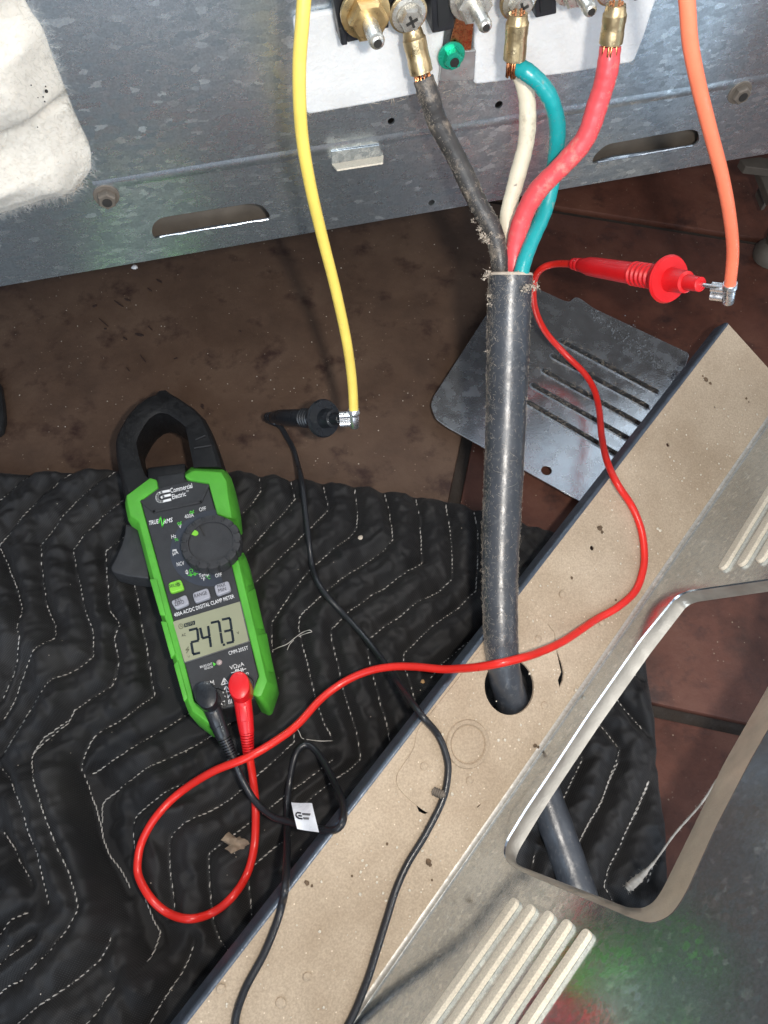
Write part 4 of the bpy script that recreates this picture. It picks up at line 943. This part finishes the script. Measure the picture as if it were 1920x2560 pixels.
# side key
b = MB(); T = at(Z1((1142, 938), (1168, 930), (1190, 1000), (1215, 1108), (1195, 1120), (1165, 1050)), .036); b.loft([down(T, .026), T]); b.build('side_key', 'key_grey', ME, 25, .0008)
# jaws
jo = Z1((330, 930), (310, 850), (285, 720), (262, 600), (255, 500), (268, 445), (290, 395), (350, 290), (430, 200), (520, 140), (575, 122), (600, 88), (655, 80), (690, 110), (760, 150), (880, 230), (955, 305))
ji = Z1((545, 800), (500, 760), (470, 690), (445, 600), (430, 510), (440, 465), (460, 425), (495, 365), (530, 322), (570, 292), (600, 280), (625, 278), (655, 282), (680, 290), (720, 315), (765, 345), (808, 385))
def jaw(o_, i_, name):
    zt, zb = ZM-.002, .020; O1, I1 = at(o_, zt), at(i_, zt); mid = [(p+q)/2 for p, q in zip(O1, I1)]
    lo = []
    for k in range(len(O1)):
        p, q = O1[k], I1[k]; w = q-p
        c = [p+np.array([0, 0, -.006]), p+w*.10+np.array([0, 0, -.0012]), p+w*.22+np.array([0, 0, .0004]), p+w*.80+np.array([0, 0, .0004]), q+np.array([0, 0, -.0010]), np.array([*q[:2], zb+.004]), np.array([*(q-w*.1)[:2], zb]), np.array([*(p+w*.1)[:2], zb]), np.array([*p[:2], zb+.005])]
        lo.append(c)
    b = MB(); b.loft(lo); return b.build(name, 'jaw_black', ME, 32)
jaw(jo[:10], ji[:10], 'jaw'); jaw(jo[9:], ji[9:], 'jaw')
jr_o = Z1((955, 305), (1005, 400), (1050, 510), (1085, 610), (1112, 700)); jr_i = Z1((808, 385), (822, 450), (840, 540), (858, 630), (872, 700))
jaw(jr_o, jr_i, 'jaw')
for P in (Z1((890, 490), (960, 460)), Z1((880, 555), (1010, 535))):
    strip(P, .0008, MF, -.0012, 'dial_black', ME, 'jaw_mark', .0006)
b = MB(); b.box(onz(*Z1((690, 800))[0], .036), np.array([.0125, .002, 0]), np.array([-.001, .006, 0]), (0, 0, .010)); b.build('jaw_pivot', 'jaw_black', ME, 25, .002, 2)
# trigger lever
tg_ = [(314, 1308), (311, 1335), (303, 1362), (290, 1392), (276, 1418), (278, 1427), (285, 1431), (320, 1440), (372, 1446), (372, 1380), (345, 1320)]
T = at(tg_, .040); b = MB(); b.loft([down(T, .024), T]); b.build('trigger', 'dial_black', ME, 25, .0018, 3)
# face plate recess line, dial zone
fp_ = Z1((470, 965), (600, 868), (840, 808), (975, 818), (1048, 1060))+[(577, 1404), (600, 1499), (626, 1605), (645, 1693), (630, 1740), (520, 1775)]+[(488, 1752), (463, 1661), (434, 1550), (388, 1380)]
plate('face', [MF.st(*p) for p in fp_], [], MF, .0012, 'meter_face', ME, .0003, h=.0004)
lb = Z1((480, 990), (570, 1050), (935, 965), (985, 850), (955, 835), (905, 935), (590, 1010), (510, 960))
strip(Z1((475, 965), (570, 1045), (930, 970), (985, 845)), .0016, MF, .0004, 'dial_black', ME, 'face_ridge', .0009)
KC = onz(527.4, 1355.0, ZM+.0078); KC = np.array([KC[0], KC[1], ZM]); KR = 73*np.linalg.norm(KC-Cv)/FPX
def arc_pts(r0_, r1_, a0, a1, n=30):
    A = np.radians(np.linspace(a0, a1, n)); return [(KC[0]+r1_*math.cos(a), KC[1]+r1_*math.sin(a)) for a in A]+[(KC[0]+r0_*math.cos(a), KC[1]+r0_*math.sin(a)) for a in A[::-1]]
plate('dial_scale', round_poly(arc_pts(KR*.9, KR*1.42, 70, 290), .001), [], MF, .0003, 'dial_zone', ME, h=.0006)
# rotary dial with finger grips
b = MB(); nS = 96
def knob_ring(r, z, notch): 
    out = []
    for k in range(nS):
        a = 2*math.pi*k/nS; ph = (k % 6); rr_ = r*(1-notch if ph == 0 else 1)
        out.append((KC[0]+rr_*math.cos(a), KC[1]+rr_*math.sin(a), z))
    return out
b.loft([knob_ring(KR, ZM, .06), knob_ring(KR, ZM+.0070, .06), knob_ring(KR*.975, ZM+.0085, .05), knob_ring(KR*.80, ZM+.0090, .03), knob_ring(KR*.74, ZM+.0088, 0), knob_ring(KR*.72, ZM+.0076, 0), knob_ring(KR*.3, ZM+.0072, 0)])
kb = b.build('dial', 'dial_black', ME, 28)
KF = grid_xy(ZM+.0076)
for k in range(16):
    a = 2*math.pi*k/16+.02; u_ = np.array([math.cos(a), math.sin(a), 0]); w_ = np.array([-u_[1], u_[0], 0])
    b = MB(); b.box(np.array([KC[0], KC[1], ZM+.0086])+u_*KR*.865, u_*KR*.085, w_*.0007, (0, 0, .0009)); b.build('dial_rib', 'meter_black', kb, 25, .0003)
p0, p1 = KF.pt(*Z1((848, 1190))[0]), KF.pt(*Z1((888, 1210))[0]); d = p1-p0; L = np.linalg.norm(d); d /= L
b = MB(); b.loft([[c+np.array([0, 0, hh]) for c in [p0+.0017*(math.cos(q)*d+math.sin(q)*np.array([-d[1], d[0], 0])) for q in np.linspace(math.pi/2, 3*math.pi/2, 8)]+[p1+.0017*(math.cos(q)*d+math.sin(q)*np.array([-d[1], d[0], 0])) for q in np.linspace(-math.pi/2, math.pi/2, 8)]] for hh in (0, .0004)])
b.build('dial_pointer', 'key_green', kb, 0)
strip(Z1((905, 1130), (955, 1225)), .0007, KF, .0001, 'soot_recess_black', kb, 'dial_mark', .0004)
# keys
HF = .0007
def key(P, mat):
    q = round_poly([MF.st(*p, .003) for p in P], .0018, 4)
    return plate('key', q, [], MF, .0030, mat, ME, .0006, h=.0030)
KEYF = .0031
k1 = key(Z2((452, 292), (570, 253), (607, 348), (472, 388)), 'key_green'); k2 = key(Z2((476, 462), (622, 398), (652, 486), (524, 540)), 'key_grey')
k3 = key(Z2((680, 386), (826, 335), (855, 425), (706, 480)), 'key_grey'); k4 = key(Z2((884, 314), (1022, 268), (1048, 360), (910, 412)), 'key_grey')
def t2(s, a, c, h, mat='print_white', off=HF, par=ME, **k): return lettering(s, Z2(a)[0], Z2(c)[0], h*.26522, MF, off, mat, par, **k)
def t1(s, a, c, h, mat='print_white', off=HF, par=ME, **k): return lettering(s, Z1(a)[0], Z1(c)[0], h*.3255, MF, off, mat, par, **k)
t2('SEL|', (468, 338), (528, 322), 28, 'print_dark', KEYF, k1); 
for q in range(8):
    a = q*math.pi/4; strip(Z2((548+13*math.cos(a), 305+13*math.sin(a)), (548+21*math.cos(a), 305+21*math.sin(a))), .0003, MF, KEYF, 'print_dark', k1)
strip(Z2(*[(548+9*math.cos(q*.7854), 305+9*math.sin(q*.7854)) for q in range(8)]), .0003, MF, KEYF, 'print_dark', k1, closed=True)
t2('REL', (522, 476), (586, 456), 34, 'print_dark', KEYF, k2); t2('ZERO', (518, 512), (608, 484), 34, 'print_dark', KEYF, k2)
t2('RANGE', (706, 433), (822, 398), 36, 'print_dark', KEYF, k3); t2('MAX', (922, 342), (997, 318), 34, 'print_dark', KEYF, k4); t2('MIN', (932, 382), (1003, 358), 34, 'print_dark', KEYF, k4)
# print on the face
t1('Commercial', (697, 899), (865, 858), 42, bold=.006); t1('Electric', (711, 947), (815, 920), 42, bold=.006); t1('TM', (816, 893), (835, 888), 12)
def lg(P, w, fr_, off, mat, par): strip(P, w, fr_, off, mat, par)
lw = .0017
strip(Z1((683, 882), (625, 893), (602, 904), (592, 920), (590, 937), (596, 954), (610, 964), (630, 965), (693, 950)), lw, MF, HF, 'print_white', ME)
strip(Z1((690, 914), (640, 925), (628, 933)), lw, MF, HF, 'print_white', ME)
t1('TRUE', (533, 1146), (607, 1130), 36, shear=.25, bold=.01); t1('RMS', (643, 1137), (716, 1118), 36, shear=.25, bold=.01)
strip(Z1((605, 1128), (619, 1080), (633, 1160), (648, 1094), (652, 1108)), .0006, MF, HF+.0002, 'print_green', ME)
t1('OFF', (918, 1042), (970, 1031), 34); t1('400A', (806, 1097), (876, 1081), 34); t1('V', (760, 1172), (782, 1167), 32); t1('Hz', (704, 1250), (740, 1242), 34); t1('%', (728, 1271), (757, 1264), 24, 'print_green'); t1('µA', (714, 1376), (757, 1366), 34)
for a, c in (((844, 1044), (872, 1038)), ((749, 1130), (776, 1124))):
    x0, y0 = a; x1, y1 = c
    strip(Z1((x0, y0+4), (x0+7, y0-6), (x0+15, y0), (x0+22, y0+2), (x1, y1-6)), .0005, MF, HF, 'print_green', ME); strip(Z1((x0+4, y0+13), (x1+3, y1+12)), .0005, MF, HF, 'print_green', ME)
strip(Z1((712, 1338), (740, 1332)), .0004, MF, HF, 'print_white', ME); strip(Z1((712, 1346), (720, 1344)), .0004, MF, HF, 'print_white', ME); strip(Z1((726, 1343), (740, 1340)), .0004, MF, HF, 'print_white', ME)
t2('NCV', (538, 136), (607, 121), 40); t2('Temp', (745, 240), (838, 222), 36); t2('°F', (768, 276), (805, 268), 34); t2('°C', (814, 260), (852, 252), 34, 'print_green'); t2('OFF', (900, 242), (962, 229), 38); t2('Ω', (655, 196), (690, 188), 34, 'print_green')
for r_ in (7, 14, 21): strip(Z2(*[(612+r_*1.3*math.cos(q), 192+r_*1.3*math.sin(q)) for q in np.linspace(-.9, .6, 5)]), .0005, MF, HF, 'print_white', ME)
strip(Z2((642, 220), (733, 203)), .0004, MF, HF, 'print_green', ME)
for x in (662, 672, 700, 710): strip(Z2((x-3, 204-(x-662)*.18), (x+3, 228-(x-662)*.18)), .0004, MF, HF, 'print_green', ME)
t2('400A AC/DC DIGITAL CLAMP METER', (515, 613), (1080, 432), 38, bold=.002)
t2('CMM-2055T', (1028, 972), (1211, 918), 36); t2('BACKLIGHT', (757, 1096), (872, 1063), 22); t2('SENSOR', (797, 1112), (878, 1090), 20)
tri = [MF.st(*p, HF) for p in Z2((874, 1040), (906, 1056), (884, 1077))]; plate('lettering', tri, [], MF, .0002, 'print_green', ME, h=HF+.0002)
c = onz(*Z2((936, 1043))[0], ZM); b = MB(); b.lathe(c, c+UPv, [(0, .0018), (.0008, .0017), (.0014, .0011), (.0016, .0003)], 18); b.build('light_sensor', 'sensor_lens', ME, 60)
t2('VΩµA', (1040, 1112), (1172, 1070), 38); t2('Temp', (1090, 1190), (1216, 1152), 34); t2('COM', (770, 1282), (890, 1252), 48)
strip(Z2((1050, 1140), (1186, 1101)), .0004, MF, HF, 'print_white', ME)
for x in (1092, 1104, 1116, 1142, 1156): strip(Z2((x-3, 1112-(x-1092)*.28), (x+5, 1140-(x-1092)*.28)), .0005, MF, HF, 'print_white', ME)
strip(Z2((955, 1254), (981, 1188), (1020, 1236)), .0005, MF, HF, 'print_white', ME, closed=True); strip(Z2((985, 1205), (976, 1225), (994, 1222), (984, 1243)), .0004, MF, HF, 'print_white', ME)
strip(Z2((970, 1328), (998, 1262), (1040, 1312)), .0005, MF, HF, 'print_white', ME, closed=True); strip(Z2((998, 1280), (1003, 1301)), .0005, MF, HF, 'print_white', ME); strip(Z2((1005, 1308), (1007, 1312)), .0005, MF, HF, 'print_white', ME)
strip(Z2((990, 1338), (1008, 1333), (1012, 1352)), .0004, MF, HF, 'print_white', ME)
for w_, y in ((26, 1354), (18, 1364), (9, 1373)): strip(Z2((1014-w_, y+w_*.22), (1014+w_, y-w_*.22)), .0004, MF, HF, 'print_white', ME)
t2('CAT III 600V', (902, 1467), (1190, 1392), 42)
# display
lc = [(500, 660), (1130, 470), (1215, 840), (610, 1040)]
lq = [MF.st(*p, .0008) for p in Z2(*lc)]; ctr = np.mean(lq, 0)
big_ = [tuple(ctr+(np.array(p)-ctr)*1.035) for p in lq]
dsp = plate('display_frame', round_poly(big_, .0008), [], MF, .0012, 'lcd_frame', ME, .0003, h=.0010)
plate('display', round_poly(lq, .0006), [], MF, .0006, 'lcd_glass', dsp, .0001, h=.0014)
DOF = .0015
def dq(u_, v_, D): # digit space to zoom pixels
    (a, b_, c_, d_) = [np.array(p, float) for p in D]; q = (a*(1-u_)+b_*u_)*(1-v_)+(c_*(1-u_)+d_*u_)*v_; return tuple(q)
SEGS = {'a': ((.08, 0), (.92, 0)), 'g': ((.08, .5), (.92, .5)), 'd': ((.08, 1), (.92, 1)), 'f': ((0, .05), (0, .45)), 'b': ((1, .05), (1, .45)), 'e': ((0, .55), (0, .95)), 'c': ((1, .55), (1, .95))}
for D, on in ((((652, 738), (728, 720), (690, 965), (752, 950)), 'abged'), (((755, 712), (830, 695), (800, 915), (858, 898)), 'fgbc'), (((858, 668), (932, 652), (905, 880), (965, 866)), 'abc'), (((963, 638), (1036, 622), (1008, 860), (1070, 846)), 'abgcd')):
    for s_ in on:
        u_, v_ = SEGS[s_]; strip(Z2(dq(*u_, D), dq(*v_, D)), .0014, MF, DOF, 'lcd_ink', dsp, 'digit_segment', .0001)
strip(Z2((976, 876), (984, 874)), .0013, MF, DOF, 'lcd_ink', dsp, 'digit_segment', .0001)
t2('V', (1106, 778), (1127, 771), 26, 'lcd_ink', DOF, dsp); t2('AC', (583, 800), (622, 790), 26, 'lcd_ink', DOF, dsp)
ab = [MF.st(*p, DOF) for p in Z2((603, 676), (706, 646), (709, 684), (606, 712))]; plate('auto_box', round_poly(ab, .0005), [], MF, .0001, 'lcd_ink', dsp, h=DOF+.00012); t2('AUTO', (612, 704), (700, 679), 26, 'lcd_glass', DOF+.0002, dsp)
strip(Z2(*[(574+21*math.cos(q*.5236), 701+23*math.sin(q*.5236)) for q in range(12)]), .0003, MF, DOF, 'lcd_ink_faint', dsp, closed=True); strip(Z2((574, 688), (574, 702), (584, 702)), .0003, MF, DOF, 'lcd_ink_faint', dsp)
strip(Z2((645, 895), (622, 925), (648, 918), (628, 952)), .0005, MF, DOF, 'lcd_ink_faint', dsp); t2('V', (640, 1000), (662, 994), 20, 'lcd_ink_faint', DOF, dsp)
# jack sockets, then the plugs of the two leads
for p in (Z2((905, 1385))[0], Z2((1170, 1262))[0], ):
    c = onz(*p, ZM); b = MB(); b.lathe(c, c+UPv, [(0, .0066), (.0012, .0066), (.0015, .0058), (-.0005, .0050)], 26); b.build('jack_collar', 'meter_black', ME, 40)
def plug(parent, head, h_z, mid, m_z, end, e_z, mat, r):
    hc = onz(*head, h_z); b = MB(); mc = onz(*mid, m_z); ec = onz(*end, e_z)
    dxy = np.array([mc[0]-hc[0], mc[1]-hc[1], 0]); dxy /= np.linalg.norm(dxy); sx = np.array([-dxy[1], dxy[0], 0])
    def oval(k, z, sh=0.0):
        P = []
        for q in range(28):
            a = 2*math.pi*q/28; ex_ = r*1.22*math.cos(a); P.append(np.array([hc[0], hc[1], z])+dxy*(ex_*1.12*k+sh)+sx*r*k*math.sin(a))
        return P
    b.loft([oval(.9, ZM+.0005), oval(1.0, ZM+.002), oval(1.0, h_z-.0025), oval(.93, h_z-.0008), oval(.72, h_z)])
    o = b.build('plug_head', mat, parent, 40)
    S = hc+np.array([0, 0, -(h_z-ZM)*.55]); Q = [S*(1-t)+mc*t for t in np.linspace(.1, 1, 6)]
    b = MB(); b.tube(Q, [r*.84, r*.82, r*.80, r*.78, r*.74, r*.68], 20, flat=.9); b.build('plug_body', mat, o, 50)
    b = MB(); n = 8; d = ec-mc; L = np.linalg.norm(d); pf = []
    for k in range(n):
        t = L*k/n; q = r*(.66-.16*k/n); pf += [(t, q), (t+L/n*.62, q), (t+L/n*.64, q*.62), (t+L/n*.98, q*.62)]
    b.lathe(mc, ec, pf, 18); b.build('strain_relief', mat, o, 30)
    u_ = (mc-S)/np.linalg.norm(mc-S); b = MB(); c = S+(mc-S)*.62+UPv*r*.70; b.box(c, u_*.0042, sx*.0020, (0, 0, .0008)); b.build('grip_panel', mat, o, 30, .0004)
plug(BL, Z2((805, 1340))[0], .0660, Z2((975, 1740))[0], .046, Z2((1062, 1935))[0], .041, 'probe_black', .0060)
plug(RL, Z2((1118, 1250))[0], .0675, Z2((1195, 1700))[0], .047, Z2((1212, 1905))[0], .041, 'probe_red', .0060)

# ------------------------------------------------------------------ small loose things
def solo(name, mb, mat, label, cat, base, sm=60, group=None):
    e = thing(name, label, cat, base, group); return e
lf = thing('dried_leaf', 'crumpled dry brown leaf scrap inside the red cable loop', 'leaf', onz(586, 2109, .014))
b = MB(); c = onz(586, 2109, .020); k = 22
rg = [(.0058+.0010*math.sin(3*q+1)+.0008*math.sin(7*q))*random.uniform(.75, 1.2) for q in [6.283*i/k for i in range(k)]]
lo = [[c+np.array([rr_*s*math.cos(6.283*i/k)*1.1, rr_*s*math.sin(6.283*i/k)*.8, .0015*math.sin(3*6.283*i/k)*s+dz]) for i, rr_ in enumerate(rg)] for s, dz in ((1, 0), (.6, .0012), (.2, .0004))]
b.loft([[p-np.array([0, 0, .0004]) for p in lo[0]]]+lo); b.build('blade', 'leaf_dry', lf, 40)
def bz(px, py, off=.0): 
    q = onz(px, py, .017); return onz(px, py, float(hb(np.array([q[0]]), np.array([q[1]]))[0])+off)
th1 = thing('loose_thread', 'pale curled thread end on the blanket right of the meter', 'thread', bz(740, 1600)*np.array([1, 1, 0]))
b = MB(); b.tube(catmull([bz(x, y, .0006+.001*(i % 2)) for i, (x, y) in enumerate(ZC((190, 1130), (230, 1110), (280, 1090), (330, 1050), (370, 1022), (410, 1008), (425, 1018), (400, 1025), (350, 1045), (300, 1085), (280, 1125)))], 5), .00026, 5); b.build('strand', 'thread', th1, 180)
th2 = thing('loose_thread', 'pale loose thread lying above the black cable loop', 'thread', bz(790, 1845)*np.array([1, 1, 0]))
b = MB(); b.tube(catmull([bz(x, y, .0008) for x, y in ZF((552, 112), (575, 102), (590, 125), (605, 155), (650, 165), (720, 172), (785, 170))], 5), .00026, 5); b.build('strand', 'thread', th2, 180)
for px, py, r, lab, mt_ in ((1057, 1705, .0016, 'small orange brown crumb on the blanket beside the cover', 'crumb'), (902, 1343, .0019, 'pale lint tuft caught on the blanket near the top edge', 'lint_dust'), (337, 668, .0030, 'pale triangular chip at the bottom edge of the range panel', 'pad_white')):
    p = bz(px, py) if py > 1200 else onz(px, py, .003)
    e = thing('crumb' if mt_ == 'crumb' else ('chip' if mt_ == 'pad_white' else 'lint_tuft'), lab, 'debris', p); b = MB(); blob(b, p, UPv, r, .5, 8); b.build('piece', mt_, e, 60)
b = MB()
for k in range(90):
    x, y = random.uniform(0, 1300), random.uniform(1230, 2500); p = bz(x, y, .0002)
    if p[0] > LED.pt(x, y)[0]+.5: continue
    blob(b, p, UPv, random.uniform(.0002, .0004), .6, 5)
o = b.build('lint_specks', 'lint_dust', bl, 180); o['kind'] = 'stuff'
b = MB()
for k in range(220):
    x, y = random.uniform(0, 1750), random.uniform(560, 1200); p = onz(x, y, .0); blob(b, p, UPv, random.choice((.0003, .0004, .0006)), .6, 5)
o = b.build('grit', 'lint_dust', fl, 180); o['kind'] = 'stuff'
# string with a frayed end under the cutout
st_ = thing('frayed_string', 'grey frayed string hanging behind the cutout of the cover', 'string', onz(1600, 2200, .0))
SQ = catmull([onz(x, y, z) for (x, y), z in zip(ZE((1085, 525), (1110, 502), (1140, 475), (1200, 410), (1280, 300), (1360, 210), (1400, 160), (1450, 80)), (.02, .021, .023, .03, .04, .05, .055, .06))], 6)
b = MB(); b.tube(SQ, [np.interp(i, (0, 3, 12, 15, 18, 99), (.0012, .0026, .0022, .0012, .0006, .0005))*random.uniform(.82, 1.15) for i in range(len(SQ))], 7); b.build('strand', 'lint_dust', st_, 180)
b = MB(); fuzz(SQ, .0018, 160, 0, 14, b, .0008, .0026, (0, 2.0), .00006); fuzz(SQ, .0005, 120, 15, 40, b, .0006, .0018, (0, 2.0), .00005); o = b.build('frayed_fibres', 'lint_dust', st_, 180); o['kind'] = 'stuff'
# black thing at the left border
bk = thing('black_case', 'black rounded case edge showing at the left border on the tiles', 'case', onz(-60, 1020, 0))
P = [(-260, 930), (-24, 930), (-2, 955), (5, 1000), (8, 1040), (1, 1072), (-18, 1082), (-260, 1100)]
T = at(P, .010); b = MB(); b.loft([down(T, 0), T]); b.build('shell', 'dark_rubber', bk, 30, .003, 3)

# scuffs in the tile glaze
SCF = zoom(0, 600, .48222)
for (x, y, L, w, a) in ((825, 210, 34, 9, .5), (775, 255, 30, 6, .6), (660, 308, 36, 9, .4), (615, 328, 60, 8, .6), (490, 340, 26, 9, -.4), (535, 425, 66, 5, .7), (545, 458, 14, 7, 0), (722, 488, 46, 16, .2), (648, 508, 26, 9, .5), (778, 455, 34, 5, .8), (740, 612, 50, 7, .9), (662, 668, 26, 6, .9), (1050, 860, 26, 16, 1.3), (1245, 470, 14, 5, .2), (910, 612, 20, 5, -.3)):
    q = []
    for k in range(12):
        t = 6.283*k/12; u_ = L*.5*math.cos(t); v_ = w*.5*math.sin(t)*random.uniform(.5, 1.2); q.append(SCF((x+u_*math.cos(a)-v_*math.sin(a), y+u_*math.sin(a)+v_*math.cos(a)))[0])
    T = at(q, .0004); b = MB(); b.loft([down(T, -.0010), T]); b.build('scuff', 'scuff', fl, 0)
